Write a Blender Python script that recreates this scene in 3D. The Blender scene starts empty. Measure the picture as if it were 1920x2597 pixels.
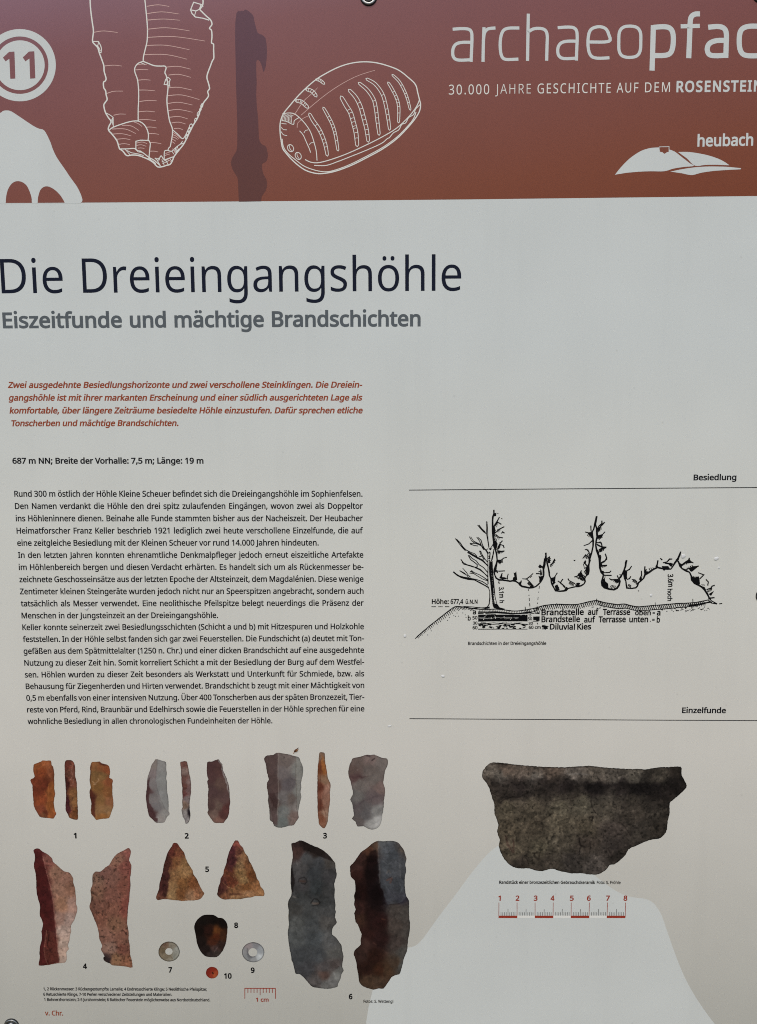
# Outdoor information board on a hiking trail, seen from close up in soft overcast light.
import bpy, math, random
import numpy as np
from mathutils import Vector, Matrix
from mathutils.geometry import delaunay_2d_cdt, tessellate_polygon

random.seed(11)
rng = np.random.default_rng(7)
scene = bpy.context.scene
COL = scene.collection

# ------------------------------------------------------------------ camera
PW, PH = 1920.0, 2597.0          # the photograph's size
FOCAL = 1940.0                   # focal length in its pixels
DIST = 0.60                      # metres from lens to board, along the view axis
PITCH = math.atan(FOCAL / 17550.0)
CENTRE = Vector((0.0, 0.0, 1.35))
Fv = Vector((0, math.cos(PITCH), -math.sin(PITCH)))
R0 = Vector((1, 0, 0)); U0 = Vector((0, math.sin(PITCH), math.cos(PITCH)))
ROLL = 0.0052
Rv = (R0 - ROLL * U0).normalized(); Uv = (U0 + ROLL * R0).normalized()
EYE = CENTRE - Fv * DIST
cam_data = bpy.data.cameras.new('camera')
cam = bpy.data.objects.new('camera', cam_data)
COL.objects.link(cam)
M = Matrix.Identity(4)
for i in range(3):
    M[i][0] = Rv[i]; M[i][1] = Uv[i]; M[i][2] = -Fv[i]; M[i][3] = EYE[i]
cam.matrix_world = M
cam_data.sensor_fit = 'VERTICAL'
cam_data.sensor_height = 36.0
cam_data.lens = FOCAL / PH * 36.0
cam_data.clip_start = 0.01
cam_data.clip_end = 500.0
scene.camera = cam

# ------------------------------------------------------------------ sky, sun, exposure
SUN_EL, SUN_AZ = math.radians(48), math.radians(12)     # azimuth measured from -Y (in front of the board) to -X
world = bpy.data.worlds.new("World"); scene.world = world
world.use_nodes = True
wn = world.node_tree.nodes; wl = world.node_tree.links
bg = wn['Background']
sky = wn.new('ShaderNodeTexSky'); sky.sky_type = 'NISHITA'; sky.sun_disc = False
sky.sun_elevation = SUN_EL
sky.sun_rotation = math.radians(180) + SUN_AZ
sky.air_density = 1.0; sky.dust_density = 1.0; sky.ozone_density = 1.5
wl.new(sky.outputs[0], bg.inputs[0]); bg.inputs[1].default_value = 0.08
sun_data = bpy.data.lights.new('sun', 'SUN'); sun = bpy.data.objects.new('sun', sun_data); COL.objects.link(sun)
sun_data.energy = 1.1; sun_data.angle = math.radians(40); sun_data.color = (1.0, 0.89, 0.74)
to_sun = Vector((-math.sin(SUN_AZ) * math.cos(SUN_EL), -math.cos(SUN_AZ) * math.cos(SUN_EL), math.sin(SUN_EL)))
sun.rotation_euler = to_sun.to_track_quat('Z', 'Y').to_euler()
sun.location = (0, -3, 4)
scene.view_settings.view_transform = 'Standard'
scene.view_settings.look = 'None'
scene.cycles.filter_width = 1.05      # a sharp lens: the small print stays legible
scene.cycles.use_denoising = False    # fine sensor noise is left in
scene.view_settings.gamma = 1.0
scene.view_settings.exposure = 0.57

# ------------------------------------------------------------------ helpers
def P(x, y):
    """point of the board's printed plane (X, Z) met by the photograph's pixel x, y"""
    d = Fv + Rv * ((x - PW / 2) / FOCAL) + Uv * (-(y - PH / 2) / FOCAL)
    t = -EYE.y / d.y
    return (EYE.x + d.x * t, EYE.z + d.z * t)

def scale_at(x, y):
    a = P(x - 5, y); b = P(x + 5, y)
    return math.hypot(b[0] - a[0], b[1] - a[1]) / 10.0

def frame(ox, oy, k):
    """maps a traced detail's own coordinates to the photograph's"""
    def f(p):
        return (ox + p[0] * k, oy + p[1] * k)
    f.k = k
    return f

def lin(c):
    c = c / 255.0
    return c / 12.92 if c <= 0.04045 else ((c + 0.055) / 1.055) ** 2.4

K_UP = 1.66      # printed colour for an observed one: white measures about 0.49 on the upper half of the board
K_LOW = 1.66     # and a little less on the lower half

def albedo(rgb, k=K_LOW):
    return tuple(min(0.9, lin(c) * k) for c in rgb)

def tag(o, label=None, cat=None, group=None, kind=None):
    if label: o['label'] = label
    if cat: o['category'] = cat
    if group: o['group'] = group
    if kind: o['kind'] = kind
    return o

def principled(name, rough=0.4, spec=0.12, metal=0.0):
    m = bpy.data.materials.new(name); m.use_nodes = True
    b = m.node_tree.nodes['Principled BSDF']
    b.inputs['Roughness'].default_value = rough
    b.inputs['Specular IOR Level'].default_value = spec
    b.inputs['Metallic'].default_value = metal
    return m, m.node_tree.nodes, m.node_tree.links, b

PRINT_ROUGH = 0.33

def grain(nodes, links, src, strength=0.05, scale=1400.0):
    """fine uneven inking: multiplies a colour by noise close to 1"""
    tc = nodes.new('ShaderNodeTexCoord')
    n = nodes.new('ShaderNodeTexNoise'); n.inputs['Scale'].default_value = scale; n.inputs['Detail'].default_value = 3
    n2 = nodes.new('ShaderNodeTexNoise'); n2.inputs['Scale'].default_value = 14; n2.inputs['Detail'].default_value = 4
    links.new(tc.outputs['Object'], n.inputs['Vector']); links.new(tc.outputs['Object'], n2.inputs['Vector'])
    r = nodes.new('ShaderNodeMapRange'); r.inputs['From Min'].default_value = 0.25; r.inputs['From Max'].default_value = 0.75
    r.inputs['To Min'].default_value = 1 - strength; r.inputs['To Max'].default_value = 1 + strength
    links.new(n.outputs['Fac'], r.inputs['Value'])
    r2 = nodes.new('ShaderNodeMapRange'); r2.inputs['From Min'].default_value = 0.3; r2.inputs['From Max'].default_value = 0.7
    r2.inputs['To Min'].default_value = 0.975; r2.inputs['To Max'].default_value = 1.02
    links.new(n2.outputs['Fac'], r2.inputs['Value'])
    # faint dried runs of rain water and scattered grit, the same on every ink
    mp = nodes.new('ShaderNodeMapping'); mp.inputs['Scale'].default_value = (70, 70, 5)
    links.new(tc.outputs['Object'], mp.inputs['Vector'])
    n3 = nodes.new('ShaderNodeTexNoise'); n3.inputs['Scale'].default_value = 1.0; n3.inputs['Detail'].default_value = 5
    links.new(mp.outputs[0], n3.inputs['Vector'])
    r3 = nodes.new('ShaderNodeMapRange'); r3.inputs['From Min'].default_value = 0.52; r3.inputs['From Max'].default_value = 0.75
    r3.inputs['To Min'].default_value = 1.0; r3.inputs['To Max'].default_value = 0.978
    links.new(n3.outputs['Fac'], r3.inputs['Value'])
    vo = nodes.new('ShaderNodeTexVoronoi'); vo.inputs['Scale'].default_value = 48; links.new(tc.outputs['Object'], vo.inputs['Vector'])
    r4 = nodes.new('ShaderNodeMapRange'); r4.inputs['From Min'].default_value = 0.02; r4.inputs['From Max'].default_value = 0.055
    r4.inputs['To Min'].default_value = 0.90; r4.inputs['To Max'].default_value = 1.0
    links.new(vo.outputs['Distance'], r4.inputs['Value'])
    ma = nodes.new('ShaderNodeMath'); ma.operation = 'MULTIPLY'; links.new(r3.outputs[0], ma.inputs[0]); links.new(r4.outputs[0], ma.inputs[1])
    mb = nodes.new('ShaderNodeMath'); mb.operation = 'MULTIPLY'; links.new(ma.outputs[0], mb.inputs[0]); links.new(r2.outputs[0], mb.inputs[1])
    mm = nodes.new('ShaderNodeMath'); mm.operation = 'MULTIPLY'
    links.new(r.outputs[0], mm.inputs[0]); links.new(mb.outputs[0], mm.inputs[1])
    v = nodes.new('ShaderNodeVectorMath'); v.operation = 'SCALE'
    if isinstance(src, tuple): v.inputs[0].default_value = src[:3]
    else: links.new(src, v.inputs[0])
    links.new(mm.outputs[0], v.inputs['Scale'])
    return v.outputs[0]

def ink(name, rgb, k=K_UP, g=0.04):
    m, n, l, b = principled(name, PRINT_ROUGH)
    l.new(grain(n, l, albedo(rgb, k), g), b.inputs['Base Color'])
    return m

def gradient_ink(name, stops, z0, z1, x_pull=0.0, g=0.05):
    """ink whose colour runs down the sheet; stops are (0..1 from the top, albedo)"""
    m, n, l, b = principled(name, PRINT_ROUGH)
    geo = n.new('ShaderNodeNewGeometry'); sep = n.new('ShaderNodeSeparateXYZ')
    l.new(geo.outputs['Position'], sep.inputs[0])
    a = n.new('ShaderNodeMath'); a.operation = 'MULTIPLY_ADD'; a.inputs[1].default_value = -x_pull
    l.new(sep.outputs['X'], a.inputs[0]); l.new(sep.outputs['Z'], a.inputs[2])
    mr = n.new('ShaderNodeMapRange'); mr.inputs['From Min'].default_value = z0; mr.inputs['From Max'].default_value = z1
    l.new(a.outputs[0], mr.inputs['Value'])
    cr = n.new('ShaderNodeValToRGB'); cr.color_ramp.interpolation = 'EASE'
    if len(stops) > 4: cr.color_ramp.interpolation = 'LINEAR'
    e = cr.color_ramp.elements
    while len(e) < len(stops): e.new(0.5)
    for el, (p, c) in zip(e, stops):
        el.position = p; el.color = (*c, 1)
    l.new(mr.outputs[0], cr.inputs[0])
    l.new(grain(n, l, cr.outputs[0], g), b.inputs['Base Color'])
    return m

BASE = Vector((0.0, 0.0, P(960, 2650)[1]))
board = bpy.data.objects.new('info_board', None); COL.objects.link(board)
board.location = BASE
tag(board, 'pale printed information board with red brown header, German text and stone tool pictures', 'information board')

def link_mesh(name, verts, faces, mat, parent=board, colors=None, smooth=False):
    me = bpy.data.meshes.new(name)
    off = BASE if parent is not None else Vector((0, 0, 0))
    v = np.asarray(verts, dtype=np.float64) - np.array(off)
    me.from_pydata(v.tolist(), [], faces)
    if colors is not None:
        at = me.color_attributes.new('print_colour', 'FLOAT_COLOR', 'POINT')
        c = np.ones((len(verts), 4), dtype=np.float32); c[:, :3] = colors
        at.data.foreach_set('color', c.ravel())
    if smooth:
        me.polygons.foreach_set('use_smooth', [True] * len(me.polygons))
    me.materials.append(mat); me.update()
    o = bpy.data.objects.new(name, me); COL.objects.link(o)
    if parent is not None: o.parent = parent
    return o

LAYER = 0.00004     # one film of ink

class Sheet:
    """one printed element: flat shapes gathered into one mesh just above the board"""
    def __init__(self, level=1, tr=None):
        self.v = []; self.f = []; self.level = level; self.tr = tr or (lambda p: p); self.n = 0; self.jag = 0.0
        self.k = getattr(tr, 'k', 1.0)
    def depth(self):
        self.n += 1
        return -(self.level * LAYER) - (self.n % 60) * 5e-7
    def add(self, pts3, faces):
        b = len(self.v); self.v += pts3; self.f += [tuple(i + b for i in f) for f in faces]
    def poly(self, pts, holes=(), raw=False):
        y = self.depth()
        loops = [[P(*self.tr(p)) for p in lp] for lp in [pts, *holes]]
        tris = tessellate_polygon([[Vector((a, b, 0)) for a, b in lp] for lp in loops])
        flat = [(a, y, b) for lp in loops for a, b in lp]
        self.add(flat, [tuple(t) for t in tris])
    def stroke(self, pts, w, w2=None, closed=False, curve=True, taper=0.0, cap=True):
        """w in the trace's own units"""
        pts = [Vector(self.tr(p)) for p in pts]
        w = w * self.k; w2 = w if w2 is None else w2 * self.k
        if curve and len(pts) > 2: pts = smooth_line(pts, closed)
        n = len(pts)
        if n < 2: return
        y0 = self.depth(); vs = []
        for i, p in enumerate(pts):
            if closed: a, b = pts[i - 1], pts[(i + 1) % n]
            else: a, b = pts[max(0, i - 1)], pts[min(n - 1, i + 1)]
            d1 = (p - a); d2 = (b - p)
            if d1.length < 1e-6: d1 = d2
            if d2.length < 1e-6: d2 = d1
            d1 = d1.normalized(); d2 = d2.normalized()
            t = d1 + d2
            t = t.normalized() if t.length > 1e-3 else d1
            nn = Vector((-t.y, t.x)); c = max(0.55, abs(nn.dot(Vector((-d1.y, d1.x)))))
            s = i / max(1, n - 1)
            h = 0.5 * (w + (w2 - w) * s) / c
            if self.jag: h *= random.uniform(1 - self.jag, 1 + self.jag)
            if taper: h *= 1 - taper * abs(2 * s - 1) ** 3
            q = p
            if cap and not closed:
                if i == 0: q = p - d2 * h * 0.5
                if i == n - 1: q = p + d1 * h * 0.5
            for sg in (1, -1):
                X, Z = P(*(q + nn * h * sg)); vs.append((X, y0 - i * 2e-7, Z))
        fs = [(2 * i, 2 * i + 1, 2 * i + 3, 2 * i + 2) for i in range(n - 1)]
        if closed: fs.append((2 * n - 2, 2 * n - 1, 1, 0))
        self.add(vs, fs)
    def disc(self, c, rx, ry=None, r_in=0.0, rot=0.0, n=48):
        ry = ry or rx
        def ring(s):
            return [(c[0] + rx * s * math.cos(t) * math.cos(rot) - ry * s * math.sin(t) * math.sin(rot),
                     c[1] + rx * s * math.cos(t) * math.sin(rot) + ry * s * math.sin(t) * math.cos(rot))
                    for t in [2 * math.pi * i / n for i in range(n)]]
        self.poly(ring(1.0), [ring(r_in / rx)] if r_in else ())
    def build(self, name, mat, parent=board, label=None):
        o = link_mesh(name, self.v, self.f, mat, parent)
        if label: o['label'] = label
        return o

def smooth_line(pts, closed=False, sub=4):
    out = []; n = len(pts)
    for i in range(n if closed else n - 1):
        if closed: a, b, c, d = pts[i - 1], pts[i], pts[(i + 1) % n], pts[(i + 2) % n]
        else: a, b, c, d = pts[max(0, i - 1)], pts[i], pts[i + 1], pts[min(n - 1, i + 2)]
        for j in range(sub):
            t = j / sub
            out.append(0.5 * ((2 * b) + (c - a) * t + (2 * a - 5 * b + 4 * c - d) * t * t + (3 * b - a - 3 * c + d) * t ** 3))
    if not closed: out.append(pts[-1])
    return out

def smooth_pts(pts, closed=True, sub=4):
    return [tuple(p) for p in smooth_line([Vector(p) for p in pts], closed, sub)]

# ------------------------------------------------------------------ lettering
# outlines of a plain humanist sans: letter: (advance, 'x,y x,y ...|inner loop ...') in 1000ths of the type size
GLYPHS = {
    '(': (300, '40,274 44,355 56,434 75,510 104,583 141,651 187,714 270,714 227,649 192,580 164,507 145,431 133,354 129,275 133,198 145,122 165,47 192,-24 227,-93 269,-158 187,-158 141,-96 104,-29 75,42 56,117 44,195'),
    ')': (300, '260,274 256,195 244,117 225,42 196,-29 159,-96 113,-158 31,-158 73,-93 108,-24 135,47 155,122 167,198 171,275 167,353 155,431 135,507 108,580 73,649 30,714 113,714 145,673 173,629 196,583 225,510 244,434 256,355'),
    ',': (268, '192,105 182,68 169,29 138,-52 122,-92 106,-129 41,-129 51,-90 60,-48 78,38 85,79 91,116 185,116'),
    '-': (322, '40,229 40,307 282,307 282,229'),
    '.': (268, '72,54 74,76 80,94 90,106 110,117 133,121 157,117 177,106 188,94 194,76 196,54 194,32 188,15 177,2 157,-10 133,-14 110,-10 90,2 80,15 74,32'),
    '0': (572, '523,358 522,302 517,250 510,203 500,160 486,121 468,87 448,58 423,34 394,15 362,1 326,-7 285,-10 247,-7 212,1 180,15 152,34 121,68 95,110 74,160 60,219 52,285 49,358 52,432 59,498 72,556 91,606 116,648 148,682 176,701 208,714 245,722 285,725 323,722 358,714 390,701 418,682 450,648 477,606 497,556 511,498 520,432|137,358 139,296 143,242 151,195 163,155 179,123 198,97 223,79 251,69 285,65 319,69 347,79 371,97 391,122 407,155 419,194 427,242 432,296 434,358 432,420 427,474 419,520 407,560 391,592 371,617 347,636 319,646 285,650 251,646 223,636 198,617 179,592 163,560 151,520 143,474 139,420'),
    '1': (572, '355,0 269,0 269,548 273,622 258,607 229,582 211,567 135,505 89,564 282,714 355,714'),
    '2': (572, '520,0 48,0 48,73 235,262 285,313 326,358 358,400 382,440 396,483 401,529 397,565 385,595 366,618 340,635 310,646 275,649 242,647 211,641 183,631 144,609 103,581 56,640 85,663 117,683 153,700 190,713 231,721 275,724 318,721 356,714 390,701 420,683 444,662 464,635 479,605 488,571 491,534 488,497 481,462 468,429 440,380 404,333 359,283 308,231 159,84 159,80 520,80'),
    '3': (572, '493,547 491,516 485,489 475,464 453,432 423,407 387,388 345,376 345,372 385,365 420,353 449,338 473,318 491,294 504,267 512,237 515,203 512,163 502,126 486,92 463,63 433,37 397,17 352,2 301,-7 241,-10 187,-8 137,-1 90,10 45,29 45,111 92,91 142,76 193,67 242,64 287,66 325,73 356,85 381,101 399,122 412,146 420,174 423,205 420,233 413,257 399,277 381,294 359,308 331,318 299,325 263,330 223,331 154,331 154,406 224,406 261,408 294,414 322,423 347,436 367,452 382,470 394,492 401,515 403,541 399,573 387,600 368,621 342,637 310,647 273,650 237,648 204,642 174,634 146,621 120,607 93,590 49,650 92,678 143,702 183,714 226,722 272,724 324,721 370,711 408,696 438,674 462,647 479,617 490,584'),
    '4': (572, '552,162 448,162 448,0 363,0 363,162 21,162 21,237 357,718 448,718 448,241 552,241|363,513 365,554 366,590 368,624 364,624 355,604 344,583 332,563 321,546 107,241 363,241'),
    '5': (572, '275,438 322,435 364,427 402,413 435,394 463,370 485,341 502,308 512,270 515,228 511,181 501,138 483,100 459,68 428,40 391,18 349,3 301,-7 248,-10 195,-8 144,0 100,12 63,29 63,112 103,92 150,77 201,68 249,65 299,69 341,81 366,95 386,112 403,132 415,157 423,186 425,219 422,252 414,281 401,306 382,326 357,343 326,355 289,362 246,364 216,363 182,359 150,354 124,349 80,377 107,714 465,714 465,634 182,634 165,427 211,434 241,437'),
    '6': (572, '55,305 57,366 63,427 75,485 93,540 118,591 151,635 178,661 209,683 244,700 285,714 331,721 382,724 428,722 452,719 470,715 470,640 451,645 429,649 384,652 341,649 302,642 269,629 241,612 216,591 196,566 174,523 158,474 148,420 143,363 149,363 166,386 187,406 212,423 242,436 278,444 318,447 358,444 394,436 426,421 455,402 479,377 499,347 513,313 522,274 525,230 522,183 513,140 497,102 476,69 450,41 418,19 383,3 342,-7 298,-10 249,-5 203,9 175,24 149,43 125,67 105,95 87,128 73,165 63,207 57,254|297,64 336,68 370,82 399,104 416,128 428,156 436,190 438,230 434,272 423,308 403,338 384,355 360,368 332,375 300,378 270,376 243,369 218,358 187,336 163,309 149,278 144,247 146,214 153,182 166,151 182,123 204,99 230,80 261,68'),
    '7': (572, '136,0 429,634 44,634 44,714 523,714 523,646 233,0'),
    '8': (572, '285,724 325,722 362,715 396,704 426,689 451,670 471,647 487,620 496,588 499,553 497,526 491,501 480,478 459,448 431,421 398,398 363,378 405,356 443,330 475,302 500,269 512,244 520,216 522,185 519,147 509,112 493,81 471,55 444,32 411,14 374,1 333,-7 288,-10 239,-7 196,0 157,13 125,30 98,52 76,78 61,109 52,143 49,182 51,213 58,242 69,267 93,300 124,329 159,353 197,373 164,394 133,418 108,446 88,477 76,513 72,554 75,589 84,620 100,646 121,670 146,689 176,704 209,715 246,722|135,181 139,148 151,119 172,94 193,79 219,69 250,62 286,60 320,62 350,69 376,79 397,94 419,120 432,150 436,184 431,217 417,245 395,271 365,293 329,313 286,331 270,337 229,317 196,296 170,272 150,246 139,216|284,653 250,650 219,641 193,626 174,606 162,581 158,550 162,516 175,488 196,465 223,445 254,428 289,412 322,428 351,445 376,465 395,488 408,517 412,550 408,581 396,606 377,626 351,641 320,650'),
    '9': (572, '520,409 518,348 511,287 500,229 482,173 457,123 424,78 397,53 366,31 330,13 289,0 243,-7 192,-10 170,-9 145,-7 121,-4 102,0 102,75 121,70 144,65 190,62 234,65 272,72 305,85 334,102 358,123 378,147 401,190 417,239 426,293 431,350 425,350 408,328 387,308 362,291 331,278 296,270 255,267 216,270 180,278 147,292 119,312 95,337 75,366 61,400 53,439 50,483 53,531 63,574 78,612 100,645 127,673 158,695 194,711 234,721 278,724 327,719 373,704 401,689 427,670 450,646 470,618 488,585 501,548 512,506 518,460|278,650 239,645 205,632 176,609 159,586 147,557 139,523 137,484 141,441 152,405 171,375 190,358 213,346 241,338 274,336 305,338 332,345 357,355 388,378 411,405 426,436 431,467 429,499 421,531 410,563 393,591 371,615 345,634 314,646'),
    ':': (268, '72,54 74,76 80,94 90,106 110,117 133,121 157,117 177,106 188,94 194,76 196,54 194,32 188,15 177,2 157,-10 133,-14 110,-10 90,2 80,15 74,32|72,482 74,505 80,522 90,535 110,546 133,550 157,546 177,535 188,522 194,505 196,482 194,460 188,443 177,430 157,418 133,414 110,418 90,430 80,443 74,460'),
    ';': (268, '183,105 173,68 160,29 129,-52 113,-92 97,-129 31,-129 46,-69 60,-4 72,59 78,89 82,116 176,116|70,482 72,505 78,522 88,535 108,546 131,550 155,546 175,535 186,522 192,505 194,482 192,460 186,443 175,430 155,418 131,414 108,418 88,430 78,443 72,460'),
    '=': (572, '56,416 56,487 514,487 514,416|56,217 56,288 514,288 514,217'),
    'A': (639, '545,0 459,221 176,221 91,0 0,0 279,717 360,717 638,0|352,517 348,528 342,546 328,589 323,609 318,624 307,583 296,546 287,517 206,301 432,301'),
    'B': (650, '301,714 364,712 419,704 465,692 503,674 528,656 547,634 561,606 569,574 572,537 568,497 556,462 537,433 510,408 477,390 436,379 436,374 479,364 517,348 540,334 559,316 575,294 587,268 594,238 596,203 593,162 583,125 566,92 543,65 515,42 480,23 441,10 397,3 348,0 97,0 97,714|319,410 361,412 397,417 424,427 445,439 464,462 475,492 479,527 476,554 469,578 456,597 437,611 414,623 384,631 347,635 305,637 187,637 187,410|187,335 187,76 331,76 375,78 412,85 441,97 463,113 484,140 496,173 500,210 496,246 483,276 470,293 452,308 428,319 400,328 365,333 324,335'),
    'C': (632, '403,645 366,643 332,636 300,625 271,610 245,591 222,568 202,542 186,511 173,477 164,440 158,400 156,357 159,301 168,250 183,204 205,164 232,131 265,104 305,85 350,73 402,69 448,71 491,77 573,97 573,19 532,6 490,-3 444,-8 389,-10 337,-7 289,1 246,15 207,35 173,60 143,89 118,124 97,163 77,222 65,287 61,358 64,410 71,460 83,506 101,549 123,587 149,622 181,652 217,677 257,698 302,712 351,721 404,724 458,721 510,713 558,700 601,682 565,606 530,620 491,633 449,642'),
    'D': (730, '669,364 666,306 658,254 644,206 624,163 600,125 570,92 536,64 497,41 453,23 405,10 353,3 296,0 97,0 97,714 317,714 369,712 418,704 463,691 504,674 541,652 574,625 602,593 626,556 645,515 658,470 666,419|574,361 571,421 560,473 542,517 518,554 488,584 450,607 407,624 359,634 304,637 187,637 187,77 284,77 339,80 388,88 432,103 470,123 501,148 528,180 548,217 562,259 571,307'),
    'E': (556, '496,0 97,0 97,714 496,714 496,635 187,635 187,412 478,412 478,334 187,334 187,79 496,79'),
    'F': (519, '187,0 97,0 97,714 496,714 496,635 187,635 187,382 477,382 477,303 187,303'),
    'G': (728, '407,377 654,377 654,27 596,10 537,-1 474,-8 403,-10 350,-7 301,1 256,15 216,34 180,59 149,88 123,123 100,161 83,205 71,252 63,302 61,357 64,411 72,461 86,508 105,551 129,590 159,624 193,653 231,678 275,698 323,713 375,721 431,724 489,721 544,713 596,700 644,682 610,604 570,620 524,633 476,642 426,645 372,641 323,629 280,610 243,583 212,550 187,510 169,465 159,414 155,357 158,303 167,252 182,206 204,166 233,132 269,104 301,89 337,77 378,70 424,68 467,69 504,73 535,78 564,85 564,297 407,297'),
    'H': (741, '643,0 553,0 553,333 187,333 187,0 97,0 97,714 187,714 187,412 553,412 553,714 643,714'),
    'I': (339, '298,0 40,0 40,52 124,71 124,642 40,662 40,714 298,714 298,662 214,642 214,71 298,52'),
    'J': (273, '-4,-190 -26,-189 -46,-186 -63,-182 -78,-177 -78,-101 -44,-108 -6,-111 18,-108 42,-101 62,-87 78,-66 86,-47 90,-24 92,4 92,714 182,714 182,11 179,-32 172,-70 159,-102 142,-130 120,-152 94,-168 64,-180 32,-188'),
    'K': (619, '619,0 513,0 260,341 187,277 187,0 97,0 97,714 187,714 187,362 248,430 310,498 503,714 608,714 325,403'),
    'L': (524, '97,0 97,714 187,714 187,80 499,80 499,0'),
    'M': (907, '412,0 177,626 173,626 175,603 176,575 178,543 179,507 180,433 180,0 97,0 97,714 230,714 450,129 454,129 678,714 810,714 810,0 721,0 721,439 722,508 725,573 727,602 728,625 724,625 486,0'),
    'N': (760, '663,0 558,0 176,593 172,593 174,568 175,538 178,471 180,399 180,0 97,0 97,714 201,714 582,123 586,123 585,143 583,171 582,204 580,241 579,277 579,714 663,714'),
    'O': (781, '720,358 718,304 711,254 699,207 683,165 662,126 636,91 607,61 572,36 533,16 490,2 443,-7 391,-10 337,-7 289,2 245,16 206,37 172,62 142,91 117,126 97,165 81,208 70,255 63,305 61,359 65,429 77,493 97,551 117,590 142,624 172,654 206,679 246,699 290,713 338,722 392,725 443,722 490,714 533,699 572,679 606,654 636,625 662,590 682,551 703,493 716,429|156,358 159,301 167,249 181,203 201,163 227,130 258,103 297,84 341,72 391,68 442,72 486,84 523,103 555,130 580,163 600,203 614,249 622,301 625,358 621,422 611,478 593,528 569,569 544,597 514,618 478,634 438,643 392,646 341,642 297,631 258,611 227,585 201,552 181,512 167,467 159,415'),
    'P': (605, '286,714 339,712 386,705 427,694 461,679 490,659 518,629 538,593 550,551 554,504 550,461 539,419 520,381 492,347 468,327 438,310 404,296 365,286 320,280 269,278 187,278 187,0 97,0 97,714|278,637 187,637 187,355 259,355 302,357 339,361 372,369 399,381 422,397 439,416 451,440 459,468 461,500 458,532 450,560 436,584 417,603 392,618 360,629 322,635'),
    'R': (622, '294,714 350,712 399,704 440,691 476,674 504,652 526,624 542,591 551,554 554,511 552,475 545,443 533,416 509,382 479,355 446,335 411,320 607,0 502,0 329,295 187,295 187,0 97,0 97,714|289,636 187,636 187,371 294,371 335,373 369,380 398,390 421,405 439,425 451,448 459,476 461,507 459,536 453,561 442,582 428,599 409,613 386,623 358,630 326,635'),
    'S': (549, '502,191 499,151 488,114 471,82 447,55 418,32 382,14 342,1 297,-7 247,-10 208,-9 171,-6 136,-1 104,5 76,14 51,24 51,110 91,95 140,81 195,71 251,68 284,70 314,74 340,82 362,93 380,106 394,122 408,150 412,183 408,215 397,242 385,258 367,272 345,286 318,300 284,315 244,330 201,348 163,366 132,387 106,411 86,438 71,468 63,502 60,542 63,578 73,611 89,639 111,664 138,685 169,702 206,714 245,722 288,724 345,721 396,713 443,700 485,684 457,607 418,622 376,634 332,642 286,645 245,642 211,632 185,616 166,595 155,570 151,541 155,508 166,481 186,458 215,438 240,425 271,411 307,397 365,373 413,347 440,329 462,308 479,284 492,257 499,226'),
    'T': (556, '323,0 233,0 233,635 10,635 10,714 545,714 545,635 323,635'),
    'U': (731, '640,252 637,204 627,160 610,118 587,82 556,50 518,24 486,9 449,-1 407,-8 362,-10 311,-7 266,2 225,16 190,36 159,62 129,102 107,147 94,197 90,254 90,714 180,714 180,251 183,210 192,174 206,142 226,116 253,95 285,80 323,71 367,68 408,71 443,78 472,91 497,109 517,131 532,156 543,186 549,217 551,252 551,714 640,714'),
    'V': (600, '600,714 345,0 255,0 0,714 94,714 255,256 274,200 288,148 300,100 311,149 326,201 345,258 505,714'),
    'W': (930, '917,714 727,0 636,0 497,468 485,511 465,587 463,600 461,609 460,600 457,587 454,572 450,553 439,510 427,465 292,0 201,0 12,714 106,714 217,278 228,232 237,188 245,147 251,108 257,149 266,192 277,238 289,283 415,714 508,714 639,280 652,233 663,188 671,145 678,108 686,160 698,218 713,279 823,714'),
    'Z': (572, '533,0 38,0 38,68 414,634 50,634 50,714 523,714 523,646 147,80 533,80'),
    'a': (561, '288,545 334,542 373,534 406,521 433,502 454,477 468,446 477,409 480,365 480,0 416,0 399,76 395,76 372,49 347,27 321,11 291,-1 257,-8 215,-10 169,-6 128,7 105,20 85,38 68,59 56,85 48,115 46,149 50,187 62,220 81,248 109,272 145,292 189,306 242,316 303,320 394,323 394,355 392,386 387,412 378,432 365,448 343,462 316,471 283,474 242,471 203,461 166,448 132,433 105,499 143,517 188,531 237,542|314,259 268,256 229,249 199,239 175,227 154,206 141,179 137,148 140,121 149,99 164,82 185,70 208,63 235,61 278,65 315,78 348,98 368,120 382,146 390,178 393,214 393,262'),
    'b': (615, '173,542 171,511 170,485 168,465 173,465 200,496 236,522 265,535 300,542 339,545 387,541 429,528 467,506 499,475 521,445 538,409 550,367 558,320 560,268 557,210 548,159 532,114 512,76 486,45 455,21 420,4 381,-7 339,-10 300,-7 265,0 236,13 200,38 173,68 166,68 148,0 85,0 85,760 173,760|324,472 289,470 259,462 234,450 214,434 198,412 187,384 179,352 175,314 173,271 173,267 175,220 181,180 191,145 205,115 225,93 252,76 285,66 326,63 360,66 389,76 413,93 433,116 449,145 460,181 467,222 469,269 467,316 460,357 449,392 433,421 413,443 388,459 359,469'),
    'c': (480, '300,-10 254,-7 212,3 173,19 139,42 110,72 86,109 69,153 59,205 55,265 57,312 63,355 74,393 88,426 113,464 142,494 177,517 217,533 260,543 306,546 346,544 385,537 419,528 447,517 420,444 394,453 364,461 333,467 304,469 270,466 240,459 215,446 194,428 176,406 163,378 154,346 148,308 146,266 148,225 154,189 163,157 176,129 193,107 214,89 239,76 267,69 299,66 340,68 376,75 409,85 438,97 438,19 410,7 378,-2 343,-8'),
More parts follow.
